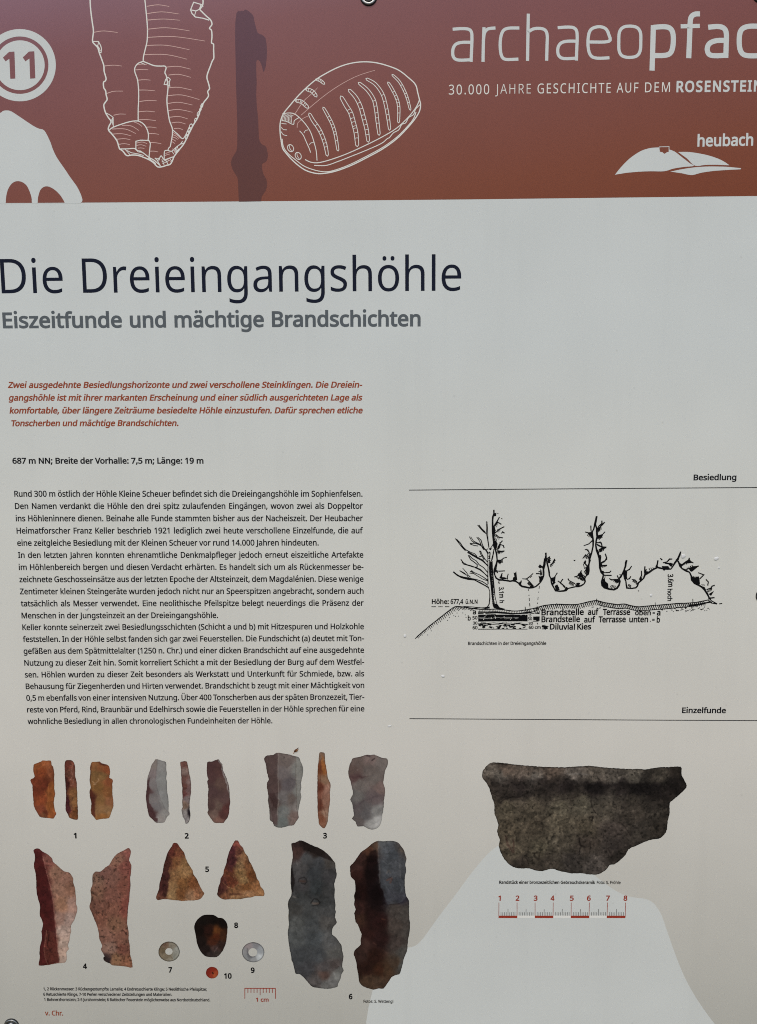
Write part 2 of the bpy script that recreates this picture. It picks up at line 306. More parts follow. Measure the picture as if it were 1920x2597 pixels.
    'd': (615, '275,-10 227,-6 185,7 147,29 115,59 93,90 77,126 65,168 57,215 55,267 57,320 65,367 77,408 94,445 115,475 148,506 186,528 228,542 276,546 315,543 349,535 378,523 403,507 424,488 442,467 448,467 447,483 444,505 443,528 442,546 442,760 530,760 530,0 459,0 446,72 442,72 424,50 403,30 378,14 349,1 314,-7|289,63 328,66 361,75 388,89 408,109 424,136 434,168 441,206 443,250 443,266 441,313 435,354 424,390 410,419 390,443 363,460 329,470 288,473 255,469 226,459 201,441 181,416 166,386 155,350 148,310 146,265 148,220 155,180 166,145 181,116 202,93 226,76 255,66'),
    'e': (564, '292,546 336,543 375,533 410,516 441,493 466,465 486,431 501,393 510,351 513,304 513,251 146,251 150,208 159,171 173,139 192,112 217,92 246,77 279,68 317,65 365,67 407,74 448,86 489,102 489,25 448,9 408,-1 364,-8 313,-10 264,-7 219,4 178,21 142,45 112,76 87,113 69,158 59,208 55,264 58,320 68,370 84,415 107,454 135,486 167,512 205,531 247,542|291,474 261,471 235,464 211,451 191,433 170,403 156,365 148,321 421,321 417,364 407,401 389,431 365,454 344,465 319,472'),
    'f': (344, '332,468 197,468 197,0 109,0 109,468 15,468 15,509 109,539 109,570 111,613 118,650 129,682 145,708 165,729 189,745 217,756 248,763 283,765 314,764 341,759 366,754 387,747 364,678 347,683 327,688 306,692 284,693 257,690 235,680 218,663 207,640 199,609 197,571 197,536 332,536'),
    'g': (615, '275,546 309,544 341,537 370,526 397,510 422,490 443,465 448,465 460,536 530,536 530,-9 527,-57 518,-99 504,-136 484,-168 457,-194 425,-214 386,-228 341,-237 290,-240 234,-238 183,-231 138,-221 97,-206 97,-125 138,-143 186,-156 239,-164 295,-167 328,-164 357,-157 382,-144 403,-126 421,-104 433,-79 441,-49 443,-16 443,20 445,59 446,71 442,71 422,46 399,26 373,10 343,-1 311,-8 276,-10 236,-7 200,2 168,16 139,37 113,63 88,103 70,150 59,205 55,267 59,328 70,382 88,429 113,470 139,498 167,519 200,534 236,543|287,472 258,469 233,461 210,448 191,430 175,406 163,378 153,345 148,308 146,266 148,219 155,179 167,144 182,114 203,92 227,75 256,65 289,62 327,65 359,72 385,86 407,105 423,131 435,163 442,201 444,246 444,267 442,313 437,352 427,385 414,412 397,434 376,451 351,463 321,470'),
    'h': (618, '173,537 171,498 168,462 174,462 193,487 217,508 245,524 275,535 308,543 341,545 382,543 418,536 449,524 476,508 498,487 515,461 527,429 535,392 537,349 537,0 450,0 450,343 447,383 437,415 421,440 398,458 368,468 330,472 293,469 262,462 236,449 215,432 199,410 187,383 179,352 175,317 173,277 173,0 85,0 85,760 173,760'),
    'i': (258, '173,536 173,0 85,0 85,536|130,737 149,734 165,723 174,713 179,699 181,681 177,656 165,639 149,629 130,625 110,628 93,639 82,656 78,681 80,699 85,713 93,723 110,734'),
    'j': (258, '22,-240 -1,-239 -22,-236 -40,-233 -55,-228 -55,-157 -24,-164 11,-167 40,-163 64,-149 76,-134 83,-112 85,-83 85,536 173,536 173,-80 169,-127 157,-166 144,-188 128,-206 108,-221 84,-232 55,-238|78,681 80,699 85,713 93,723 110,734 130,737 149,734 165,723 174,713 179,699 181,681 177,656 165,639 149,629 130,625 110,628 93,639 82,656'),
    'k': (534, '172,344 171,321 169,297 168,276 172,276 179,286 190,299 226,344 236,355 407,536 510,536 293,307 525,0 419,0 233,250 172,197 172,0 85,0 85,760 172,760'),
    'l': (258, '173,0 85,0 85,760 173,760'),
    'm': (935, '673,546 716,543 752,534 784,520 809,499 829,473 843,439 851,397 854,349 854,0 767,0 767,345 764,384 755,415 740,440 720,458 692,468 658,472 622,469 591,461 566,447 546,427 532,402 521,372 515,336 513,296 513,0 426,0 426,345 423,384 414,415 399,440 378,458 350,468 316,472 283,469 254,462 231,449 212,432 197,410 186,384 179,353 175,318 173,278 173,0 85,0 85,536 156,536 169,463 174,463 193,489 215,509 241,526 270,537 300,544 332,546 371,544 406,536 435,524 461,507 481,484 496,456 501,456 521,484 546,507 574,524 606,536 639,544'),
    'n': (618, '343,546 388,543 427,534 461,520 488,499 509,473 525,439 534,397 537,349 537,0 450,0 450,343 447,383 437,415 421,440 398,458 368,468 330,472 289,469 255,460 227,444 207,422 192,394 181,361 175,322 173,278 173,0 85,0 85,536 156,536 169,463 174,463 194,489 218,509 246,526 277,537 309,544'),
    'o': (605, '551,269 549,226 543,187 533,150 520,118 504,89 483,63 460,41 434,23 405,8 355,-5 301,-10 250,-5 203,8 161,31 125,63 96,103 73,150 63,187 57,226 55,269 58,325 68,375 85,419 108,457 137,489 171,513 211,532 255,542 304,546 351,542 394,532 432,513 467,489 496,457 519,419 537,375 548,325|146,269 148,229 153,192 163,159 176,131 193,107 214,88 239,74 269,66 303,63 337,66 367,74 392,88 413,107 430,131 443,159 453,192 458,229 460,269 458,310 452,346 443,378 430,406 413,429 391,447 366,461 336,469 302,472 264,469 231,459 204,442 183,418 167,388 155,354 148,314'),
    'p': (615, '340,546 387,542 429,529 467,507 499,477 521,447 538,411 550,369 558,322 560,269 557,211 548,160 532,115 512,77 486,46 455,21 421,4 382,-6 339,-10 300,-7 266,1 236,14 211,29 191,48 173,68 167,68 169,49 171,25 172,1 173,-20 173,-240 85,-240 85,536 157,536 169,463 173,463 191,485 211,505 236,522 265,535 300,543|324,472 290,470 261,463 237,451 217,436 201,415 189,390 181,360 175,326 173,286 173,269 175,227 179,190 187,157 198,129 214,105 234,87 260,74 290,66 326,63 357,66 384,75 406,90 426,110 441,135 453,163 465,213 469,270 467,314 460,353 449,387 433,417 413,441 388,458 359,469'),
    'q': (615, '442,9 444,53 447,72 441,72 414,40 377,14 348,1 313,-7 273,-10 227,-6 185,7 148,29 115,59 94,90 77,126 65,168 57,215 55,267 58,325 67,376 83,421 104,459 130,490 161,514 196,532 234,542 276,546 315,543 350,535 379,522 415,495 443,463 447,463 460,536 530,536 530,-240 442,-240|290,63 324,65 354,72 378,83 399,99 415,119 427,144 435,174 441,209 443,248 443,266 441,314 435,356 424,391 409,420 389,443 362,460 328,470 288,473 254,469 225,459 201,441 181,416 166,386 155,350 148,310 146,265 148,220 155,180 166,146 181,116 202,93 226,76 256,66'),
    'r': (413, '335,546 384,543 398,540 387,459 358,464 329,466 299,463 270,453 243,437 220,416 200,391 185,360 176,325 173,286 173,0 85,0 85,536 157,536 167,438 171,438 190,467 212,492 238,514 267,531 300,542'),
    's': (479, '434,148 431,115 422,86 408,61 388,40 364,22 334,8 300,-2 262,-8 220,-10 168,-8 123,-1 85,10 52,24 52,104 87,89 129,74 175,64 222,61 263,63 295,71 319,82 336,98 346,118 349,140 346,159 338,176 323,192 298,208 277,219 250,231 217,244 169,264 128,284 95,306 71,332 60,352 53,376 51,404 54,436 65,464 82,489 106,509 136,525 171,537 209,544 252,546 299,544 343,536 385,525 423,510 393,440 358,453 322,464 285,471 246,474 213,472 185,466 163,456 148,443 138,428 135,409 138,389 148,371 165,356 191,341 214,331 241,319 273,307 320,288 360,268 392,246 415,219 426,199 432,175'),
    't': (361, '264,62 305,65 324,69 339,73 339,6 322,0 299,-5 274,-9 249,-10 209,-6 171,4 149,17 130,33 114,55 102,82 94,116 92,156 92,468 16,468 16,510 93,545 128,659 180,659 180,536 335,536 335,468 180,468 180,158 183,128 190,104 203,85 221,72 241,65'),
    'u': (618, '533,536 533,0 461,0 448,71 444,71 424,45 400,25 372,9 341,-1 308,-8 274,-10 234,-8 198,-1 167,10 140,27 118,48 101,74 89,105 81,142 79,185 79,536 168,536 168,191 171,152 181,120 197,95 220,77 250,67 287,63 324,65 356,73 381,85 402,103 419,125 430,151 439,183 443,218 445,257 445,536'),
    'v': (508, '203,0 0,536 94,536 208,220 225,171 241,119 247,97 251,78 255,78 266,120 283,172 292,197 300,220 414,536 508,536 304,0'),
    'w': (786, '431,303 419,344 408,383 400,418 396,433 394,445 390,445 388,433 384,418 376,383 366,343 354,302 258,1 158,1 11,537 102,537 176,251 191,192 203,136 208,112 211,91 215,91 222,121 230,159 240,199 251,235 346,537 442,537 534,235 548,186 562,135 567,112 570,92 574,92 577,111 581,134 587,161 594,190 685,537 775,537 626,1 523,1'),
    'x': (529, '212,274 27,536 127,536 265,334 402,536 501,536 316,274 511,0 411,0 265,214 117,0 18,0'),
    'y': (510, '1,536 95,536 211,231 229,179 245,130 256,85 260,85 268,114 279,150 306,232 415,536 510,536 279,-74 258,-121 234,-161 206,-195 172,-219 146,-231 117,-238 84,-240 61,-239 42,-237 25,-235 11,-232 11,-162 37,-166 70,-168 99,-165 123,-156 144,-142 162,-123 177,-100 189,-73 217,-2'),
    'z': (470, '431,0 39,0 39,58 327,468 56,468 56,536 424,536 424,470 140,68 431,68'),
    'Ü': (731, '640,252 637,204 627,160 610,118 587,82 556,50 518,24 486,9 449,-1 407,-8 362,-10 311,-7 266,2 225,16 190,36 159,62 129,102 107,147 94,197 90,254 90,714 180,714 180,251 183,210 192,174 206,142 226,116 253,95 285,80 323,71 367,68 408,71 443,78 472,91 497,109 517,131 532,156 543,186 549,217 551,252 551,714 640,714|226,859 230,881 240,896 255,905 273,908 291,905 306,896 317,881 320,859 317,837 306,821 291,812 273,809 255,812 240,821 229,837|414,859 417,881 427,896 442,905 460,908 478,905 493,896 503,881 507,859 503,837 493,821 478,812 460,809 442,812 427,821 417,837'),
    'ß': (631, '522,617 518,585 508,557 492,533 473,512 431,477 412,461 396,445 385,429 382,412 384,399 389,388 398,376 414,362 437,345 470,323 503,299 532,275 555,250 572,222 582,190 586,153 583,117 576,86 562,60 545,38 523,20 497,7 468,-2 435,-8 400,-10 356,-8 317,-1 283,10 255,24 255,103 273,93 295,83 319,74 344,67 371,62 397,61 430,64 457,71 476,84 489,101 497,122 500,147 498,170 491,189 480,208 462,226 438,245 406,267 369,293 341,315 320,337 307,359 299,382 297,407 300,436 310,460 326,481 344,498 385,531 404,548 419,566 430,587 433,612 429,637 417,658 397,673 372,684 341,690 306,692 272,690 240,682 213,670 191,650 181,632 175,610 173,584 173,0 85,0 85,584 88,626 98,661 114,690 136,714 162,733 193,747 228,757 265,763 306,765 348,763 385,758 419,748 449,736 475,719 495,699 510,676 519,648'),
    'ä': (561, '288,545 334,542 373,534 406,521 433,502 454,477 468,446 477,409 480,365 480,0 416,0 399,76 395,76 372,49 347,27 321,11 291,-1 257,-8 215,-10 169,-6 128,7 105,20 85,38 68,59 56,85 48,115 46,149 50,187 62,220 81,248 109,272 145,292 189,306 242,316 303,320 394,323 394,355 392,386 387,412 378,432 365,448 343,462 316,471 283,474 242,471 203,461 166,448 132,433 105,499 143,517 188,531 237,542|314,259 268,256 229,249 199,239 175,227 154,206 141,179 137,148 140,121 149,99 164,82 185,70 208,63 235,61 278,65 315,78 348,98 368,120 382,146 390,178 393,214 393,262|141,681 144,703 155,718 170,727 188,730 206,727 221,718 231,703 235,681 231,659 221,643 206,634 188,631 170,634 155,643 144,659|329,681 332,703 342,718 357,727 375,730 393,727 408,718 419,703 422,681 418,659 408,643 393,634 375,631 357,634 342,643 332,659'),
    'é': (564, '292,546 336,543 375,533 410,516 441,493 466,465 486,431 501,393 510,351 513,304 513,251 146,251 150,208 159,171 173,139 192,112 217,92 246,77 279,68 317,65 365,67 407,74 448,86 489,102 489,25 448,9 408,-1 364,-8 313,-10 264,-7 219,4 178,21 142,45 112,76 87,113 69,158 59,208 55,264 58,320 68,370 84,415 107,454 135,486 167,512 205,531 247,542|291,474 261,471 235,464 211,451 191,433 170,403 156,365 148,321 421,321 417,364 407,401 389,431 365,454 344,465 319,472|433,756 422,740 407,722 369,681 328,639 309,621 290,606 232,606 232,618 248,639 264,663 299,716 315,743 327,766 433,766'),
    'ö': (605, '551,269 549,226 543,187 533,150 520,118 504,89 483,63 460,41 434,23 405,8 355,-5 301,-10 250,-5 203,8 161,31 125,63 96,103 73,150 63,187 57,226 55,269 58,325 68,375 85,419 108,457 137,489 171,513 211,532 255,542 304,546 351,542 394,532 432,513 467,489 496,457 519,419 537,375 548,325|146,269 148,229 153,192 163,159 176,131 193,107 214,88 239,74 269,66 303,63 337,66 367,74 392,88 413,107 430,131 443,159 453,192 458,229 460,269 458,310 452,346 443,378 430,406 413,429 391,447 366,461 336,469 302,472 264,469 231,459 204,442 183,418 167,388 155,354 148,314|163,681 167,703 177,718 192,727 210,730 228,727 243,718 253,703 257,681 254,659 243,643 228,634 210,631 192,634 177,643 167,659|351,681 354,703 365,718 379,727 397,730 415,727 430,718 441,703 444,681 441,659 430,643 415,634 397,631 379,634 365,643 354,659'),
    'ü': (618, '533,536 533,0 461,0 448,71 444,71 424,45 400,25 372,9 341,-1 308,-8 274,-10 234,-8 198,-1 167,10 140,27 118,48 101,74 89,105 81,142 79,185 79,536 168,536 168,191 171,152 181,120 197,95 220,77 250,67 287,63 324,65 356,73 381,85 402,103 419,125 430,151 439,183 443,218 445,257 445,536|169,681 172,703 183,718 198,727 216,730 234,727 249,718 259,703 263,681 260,659 249,643 234,634 216,631 198,634 183,643 172,659|357,681 360,703 370,718 385,727 403,730 421,727 436,718 446,703 450,681 446,659 436,643 421,634 403,631 385,634 370,643 360,659'),
}
WEIGHTS = {'thin': -0.010, 'light': -0.001, 'regular': 0.010, 'medium': 0.025, 'bold': 0.031, 'heavy': 0.036, 'black': 0.046}
KERN = {('T', 'o'): -75, ('T', 'e'): -75, ('V', 'o'): -30, ('V', 'e'): -30, ('W', 'e'): -25, ('T', 'i'): -10, ('F', 'o'): -20,
        ('r', '.'): -50, ('f', 'f'): -10, ('L', 'a'): 0, ('T', 'a'): -70, ('F', 'r'): -10, ('P', 'f'): 0}

def winding(px, py, loops):
    w = 0
    for lp in loops:
        n = len(lp)
        for i in range(n):
            ax, ay = lp[i]; bx, by = lp[(i + 1) % n]
            if (ay <= py) != (by <= py):
                t = (py - ay) / (by - ay)
                if ax + t * (bx - ax) > px: w += 1 if by > ay else -1
    return w

def load_letters():
    """fill each letter's outline, thickened or thinned for each weight (outer loops run clockwise, counters the other way)"""
    res = {}
    for wname, off in WEIGHTS.items():
        for ch, (adv, s) in GLYPHS.items():
            loops = []
            for loop in s.split('|'):
                pts = [Vector(tuple(map(int, q.split(',')))) / 1000 for q in loop.split()]; n = len(pts); out = []
                dot = ch in 'ijäöüÜé' and min(p.y for p in pts) > 0.56     # dots keep clear of a thickened stem
                for i, p in enumerate(pts):
                    d1 = (p - pts[i - 1]).normalized(); d2 = (pts[(i + 1) % n] - p).normalized()
                    n1 = Vector((-d1.y, d1.x)); n2 = Vector((-d2.y, d2.x)); m = n1 + n2
                    if m.length < 0.3: m = n1
                    m.normalize(); q = p + m * (off / max(0.5, m.dot(n1)))
                    out.append((q.x, q.y + (off * 1.7 if dot else 0)))
                loops.append(out)
            verts = []; edges = []
            for lp in loops:
                b = len(verts); n = len(lp); verts += [Vector(p) for p in lp]; edges += [(b + i, b + (i + 1) % n) for i in range(n)]
            ov, _, of, *_r = delaunay_2d_cdt(verts, edges, [], 1, 1e-6)
            fs = []
            for f in of:
                cx = sum(ov[i].x for i in f) / len(f); cy = sum(ov[i].y for i in f) / len(f)
                if winding(cx, cy, loops) < 0: fs.append(tuple(f))
            res[(wname, ch)] = (np.array([(v.x, v.y) for v in ov]), fs, adv / 1000.0)
    return res
LETTERS = load_letters()

def put_text(sheet, text, weight, x0, y0, x1, y1, em_m, space=0.26, squeeze=None, track=0.0, slant=0.0, wobble=0.0):
    """set one line whose ink runs from x0,y0 to x1,y1 (baseline, photograph pixels). em_m: type size in metres.
    squeeze None: letters are squeezed to fill; otherwise the word spaces stretch to fill."""
    A = Vector(P(x0, y0)); B = Vector(P(x1, y1)); L = (B - A).length; u = (B - A) / L; up = Vector((-u.y, u.x))
    pos = []; x = 0.0; sp = 0; prev = ''
    for ch in text:
        if ch == ' ':
            pos.append((x, sp, None)); sp += 1; prev = ''; continue
        x += KERN.get((prev, ch), 0) / 1000.0
        pos.append((x, sp, ch)); x += LETTERS[(weight, ch)][2] + track; prev = ch
    first = LETTERS[(weight, text[0])][0][:, 0].min()
    last = pos[-1][0] + LETTERS[(weight, text[-1])][0][:, 0].max()
    nat = last - first; target = L / em_m
    if squeeze is None:
        c = target / (nat + sp * space); gap = space
    else:
        c = squeeze; gap = (target / c - nat) / max(1, sp)
        if gap < 0.20:
            gap = 0.20; c = target / (nat + sp * gap)
    for x, s, ch in pos:
        if ch is None: continue
        v, f, adv = LETTERS[(weight, ch)]
        gx = (v[:, 0] + (x + s * gap) - first + slant * v[:, 1]) * c * em_m
        gy = v[:, 1] * em_m
        if wobble:
            gy = gy + random.uniform(-1, 1) * wobble * em_m
            gx = gx + random.uniform(-1, 1) * wobble * em_m
        y = sheet.depth()
        X = A.x + u.x * gx + up.x * gy; Z = A.y + u.y * gx + up.y * gy
        sheet.add([(a, y, b) for a, b in zip(X.tolist(), Z.tolist())], f)
    return c

def em_at(cap_px, x, y): return cap_px / 0.714 * scale_at(x, y)

# ------------------------------------------------------------------ the setting
gm, gn, gl, gb = principled('forest_floor', 0.95, 0.2)
gno = gn.new('ShaderNodeTexNoise'); gno.inputs['Scale'].default_value = 1.6; gno.inputs['Detail'].default_value = 8
gcr = gn.new('ShaderNodeValToRGB'); gcr.color_ramp.elements[0].color = (0.075, 0.062, 0.034, 1); gcr.color_ramp.elements[1].color = (0.17, 0.145, 0.085, 1)
gl.new(gno.outputs['Fac'], gcr.inputs[0]); gl.new(gcr.outputs[0], gb.inputs['Base Color'])
gv = []; gf = []; N = 24
for j in range(N + 1):
    for i in range(N + 1):
        a = (i / N * 2 - 1); b = (j / N * 2 - 1); X = 200 * a * abs(a) ** 1.5; Y = 200 * b * abs(b) ** 1.5
        gv.append((X, Y, 0.03 * math.sin(X * 1.3) * math.cos(Y * 1.1)))
for j in range(N):
    for i in range(N):
        q = j * (N + 1) + i; gf.append((q, q + 1, q + N + 2, q + N + 1))
tag(link_mesh('ground', gv, gf, gm, None, smooth=True), 'bare brown forest floor below the board', kind='structure')

# ------------------------------------------------------------------ panel and inks
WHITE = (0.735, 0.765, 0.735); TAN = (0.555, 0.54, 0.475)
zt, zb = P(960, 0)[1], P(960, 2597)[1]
m_panel = gradient_ink('board_print_white_to_stone', [(0.0, WHITE), (0.30, WHITE), (0.50, (0.79, 0.785, 0.715)), (0.70, (0.77, 0.738, 0.66)), (1.0, TAN)], zt, zb, g=0.03)  # white to stone print, with some light falloff painted into its dark foot
m_white = gradient_ink('white_print', [(0.0, WHITE), (1.0, WHITE)], zt, zb, g=0.03)
m_band = gradient_ink('red_brown_sky_tint_print', [(0.0, (0.31, 0.165, 0.205)), (0.2, (0.275, 0.115, 0.120)), (0.5, (0.268, 0.098, 0.080)), (0.8, (0.258, 0.081, 0.046)), (1.0, (0.242, 0.070, 0.033))], P(960, 0)[1] + 0.045, P(960, 510)[1] - 0.045, x_pull=0.15, g=0.05)  # bluish sky reflection put into the band's colour, strongest at top left
m_harpoon = gradient_ink('dark_plum_sky_tint_print', [(0.0, (0.145, 0.069, 0.092)), (1.0, (0.150, 0.058, 0.048))], P(960, 0)[1], P(960, 520)[1], g=0.05)  # purple towards the top is sky reflection painted into the silhouette
m_hill = gradient_ink('pale_hill_print', [(0.0, (0.735, 0.752, 0.712)), (1.0, (0.715, 0.732, 0.69))], zt, zb, g=0.03)
m_cream = ink('cream_line_print', (206, 194, 186), K_UP, 0.02)
m_pink = ink('thin_cream_line_print', (182, 150, 142), K_UP, 0.02)
m_navy = ink('navy_black_print', (12, 16, 32), K_UP)
m_grey = ink('grey_print', (76, 81, 84), K_UP)
m_red = ink('brick_red_print', (126, 60, 38), K_UP)
m_redsc = ink('brick_red_scale_print', (128, 46, 33), K_UP)
m_black = ink('black_print', (10, 10, 12), K_UP)
m_soft = ink('soft_black_print', (22, 22, 26), K_UP)
m_line = ink('charcoal_line_print', (34, 34, 36), K_UP)
m_pale = ink('pale_bar_print', (196, 193, 186), K_UP)

# board sheet with rounded corners and real thickness
def panel_mesh():
    x0, z1 = P(-235, 0)[0], P(960, -46)[1]
    x1 = P(1973, 1511)[0] + 0.006; z0 = P(960, 2640)[1]
    r = 0.008; out = []
    for cx, cz, a0 in ((x1 - r, z1 - r, 0), (x0 + r, z1 - r, 90), (x0 + r, z0 + r, 180), (x1 - r, z0 + r, 270)):
        for k in range(7):
            a = math.radians(a0 + 15 * k); out.append((cx + r * math.cos(a), cz + r * math.sin(a)))
    n = len(out); v = []
    for y, s in ((0.0, 1.0), (0.0003, 1.0), (0.004, 1.0)):
        for i, (a, b) in enumerate(out):
            ins = 0.0003 if y == 0 else 0
            cx, cz = (x0 + x1) / 2, (z0 + z1) / 2
            v.append((a - math.copysign(ins, a - cx), y, b - math.copysign(ins, b - cz)))
    f = [tuple(range(n))[::-1], tuple(range(2 * n, 3 * n))]
    for L in range(2):
        for i in range(n):
            j = (i + 1) % n; f.append((L * n + i, L * n + j, (L + 1) * n + j, (L + 1) * n + i))
    return v, f, (x0, x1, z0, z1)
pv, pf, (BX0, BX1, BZ0, BZ1) = panel_mesh()
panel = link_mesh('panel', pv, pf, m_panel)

# header band
def board_x_px(X, y):     # pixel column of board X at row y
    lo, hi = -600.0, 2600.0
    for _ in range(40):
        mid = (lo + hi) / 2
        if P(mid, y)[0] < X: lo = mid
        else: hi = mid
    return lo
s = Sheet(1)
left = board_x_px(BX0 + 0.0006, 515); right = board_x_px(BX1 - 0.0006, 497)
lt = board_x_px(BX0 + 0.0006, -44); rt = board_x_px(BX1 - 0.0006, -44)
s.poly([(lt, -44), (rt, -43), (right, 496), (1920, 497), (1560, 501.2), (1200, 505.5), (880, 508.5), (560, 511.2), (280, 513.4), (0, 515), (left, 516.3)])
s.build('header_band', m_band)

# ---- badge
T1 = frame(0, 0, 640 / 1652)
s = Sheet(2, T1); s.disc((130, 427), 236, 236.5, r_in=187.5, n=72); s.disc((131, 427.5), 162, 163, n=72)
badge = s.build('number_badge', m_white, label='white ringed disc')
s = Sheet(3, T1); o_ = 0
s.poly([(60, 340), (95, 338), (101, 515), (68, 516), (62, 385), (37, 402), (20, 377)])
s.poly([(190, 338), (225, 336), (232, 513), (198, 515), (193, 383), (167, 402), (150, 376)])
s.build('number_eleven', m_band, badge)

# ---- mountain silhouette with two cave mouths
s = Sheet(2, T1)
outl = smooth_pts([(-120, 760), (-60, 752), (0, 740), (20, 727), (45, 723), (75, 730), (130, 765), (215, 822), (255, 842), (280, 848), (300, 868), (330, 930), (350, 985),
        (375, 1035), (420, 1100), (460, 1160), (500, 1215), (525, 1262), (537, 1295), (540, 1312), (535, 1322), (527, 1328.5)], False)
hole1 = smooth_pts([(38, 1328), (42, 1280), (55, 1235), (80, 1200), (112, 1186), (145, 1192), (175, 1215), (195, 1255), (207, 1295), (209, 1328)], False)
hole2 = smooth_pts([(247, 1328), (250, 1290), (262, 1250), (280, 1228), (305, 1220), (335, 1228), (370, 1252), (400, 1285), (418, 1315), (425, 1328)], False)
s.poly(outl + [(425.5, 1329)] + hole2[::-1] + [(228, 1330)] + hole1[::-1] + [(20, 1331), (-120, 1332)])
s.poly([(-120, 1329.5), (530, 1328.3), (527, 1333), (-120, 1335)])
s.build('mountain_emblem', m_white, label='white rounded mountain shape with two cave mouths')

# ---- harpoon silhouette
T2 = frame(560, 0, 640 / 1652)
s = Sheet(2, T2)
s.poly([(103, 85), (115, 72), (128, 74), (140, 70), (150, 71), (160, 62), (172, 66), (185, 75), (205, 92), (215, 110), (218, 130), (224, 155), (232, 185), (240, 212), (252, 222), (270, 228),
        (283, 238), (293, 250), (299, 280), (303, 340), (300, 390), (294, 435), (286, 462), (280, 472), (275, 462), (272, 440), (266, 425), (258, 405), (245, 392), (236, 394), (232, 410),
        (232, 460), (235, 540), (232, 620), (236, 700), (245, 780), (247, 850), (250, 905), (256, 928), (270, 946), (290, 955), (300, 968), (306, 995), (309, 1020), (304, 1045), (295, 1060),
        (280, 1066), (270, 1075), (270, 1100), (275, 1128), (286, 1152), (298, 1172), (304, 1200), (302, 1225), (292, 1252), (275, 1276), (268, 1290), (264, 1318), (118, 1320.5), (115, 1250),
        (113, 1185), (108, 1160), (95, 1140), (78, 1112), (69, 1085), (67, 1060), (75, 1033), (90, 1010), (103, 985), (108, 950), (108, 820), (105, 700), (102, 620), (100, 560), (97, 400),
        (94, 250), (95, 150), (100, 110)])
s.build('harpoon_silhouette', m_harpoon, label='dark plum silhouette of a barbed harpoon')

# ---- blade drawing
s = Sheet(2, T1); W = 8.5
for pts, w in [
    ([(590, -12), (592, 40), (597, 90), (605, 150), (612, 205), (606, 268), (620, 290), (640, 312), (650, 345), (665, 385), (680, 430), (682, 465), (690, 495), (695, 515), (690, 530), (678, 540), (680, 575),
      (692, 595), (695, 620), (702, 650), (690, 670), (680, 690), (690, 735), (710, 770), (728, 797), (716, 822), (710, 850), (735, 880), (765, 920), (778, 960), (783, 975)], W),
    ([(783, 975), (805, 990), (830, 1018), (865, 1015), (905, 1018), (940, 1030), (975, 1045), (1005, 1065), (1032, 1092), (1060, 1092), (1090, 1083), (1115, 1075), (1130, 1050), (1140, 1025), (1170, 985), (1205, 940),
      (1235, 880), (1265, 820), (1295, 770), (1315, 710), (1335, 670), (1365, 630), (1360, 600), (1372, 580), (1365, 545), (1355, 510), (1360, 480), (1375, 440), (1390, 400), (1400, 380), (1399, 330),
      (1398, 290), (1385, 280), (1388, 240), (1385, 200), (1372, 185), (1388, 160), (1378, 130), (1350, 105), (1325, 80), (1310, 62), (1325, 40), (1330, 10), (1325, -12)], W),
    ([(948, -12), (955, 60), (962, 130), (966, 200), (963, 270), (952, 320), (940, 370), (938, 402)], 7.5),
    ([(938, 402), (905, 415), (885, 440), (883, 470), (900, 520), (907, 580), (908, 650), (905, 720), (905, 790)], 7),
    ([(938, 402), (970, 415), (1010, 430), (1050, 433), (1078, 433), (1088, 445), (1080, 475), (1090, 500), (1100, 560), (1098, 600), (1093, 660), (1100, 730), (1110, 790), (1125, 830), (1130, 850)], 7.5),
    ([(1130, 850), (1128, 890), (1120, 935), (1115, 960)], 7), ([(1130, 850), (1165, 880), (1195, 908), (1215, 885), (1240, 830)], 6),
    ([(715, 852), (738, 835), (790, 815), (850, 797), (900, 792), (935, 808), (960, 840), (972, 880), (970, 915)], 7),
    ([(783, 975), (830, 975), (880, 972), (900, 985), (935, 1000), (975, 1030), (1010, 1050), (1050, 1085)], 6.5),
    ([(1115, 960), (1105, 970), (1102, 985), (1125, 990), (1145, 972), (1180, 945), (1210, 935)], 6),
    ([(1075, 1040), (1078, 990), (1100, 985)], 6), ([(1040, 1050), (1055, 1020), (1075, 1045), (1110, 1035), (1140, 1025)], 6),
    ([(695, 740), (718, 752), (741, 768)], 5), ([(915, 408), (950, 422)], 4)]:
    s.stroke(pts, w)
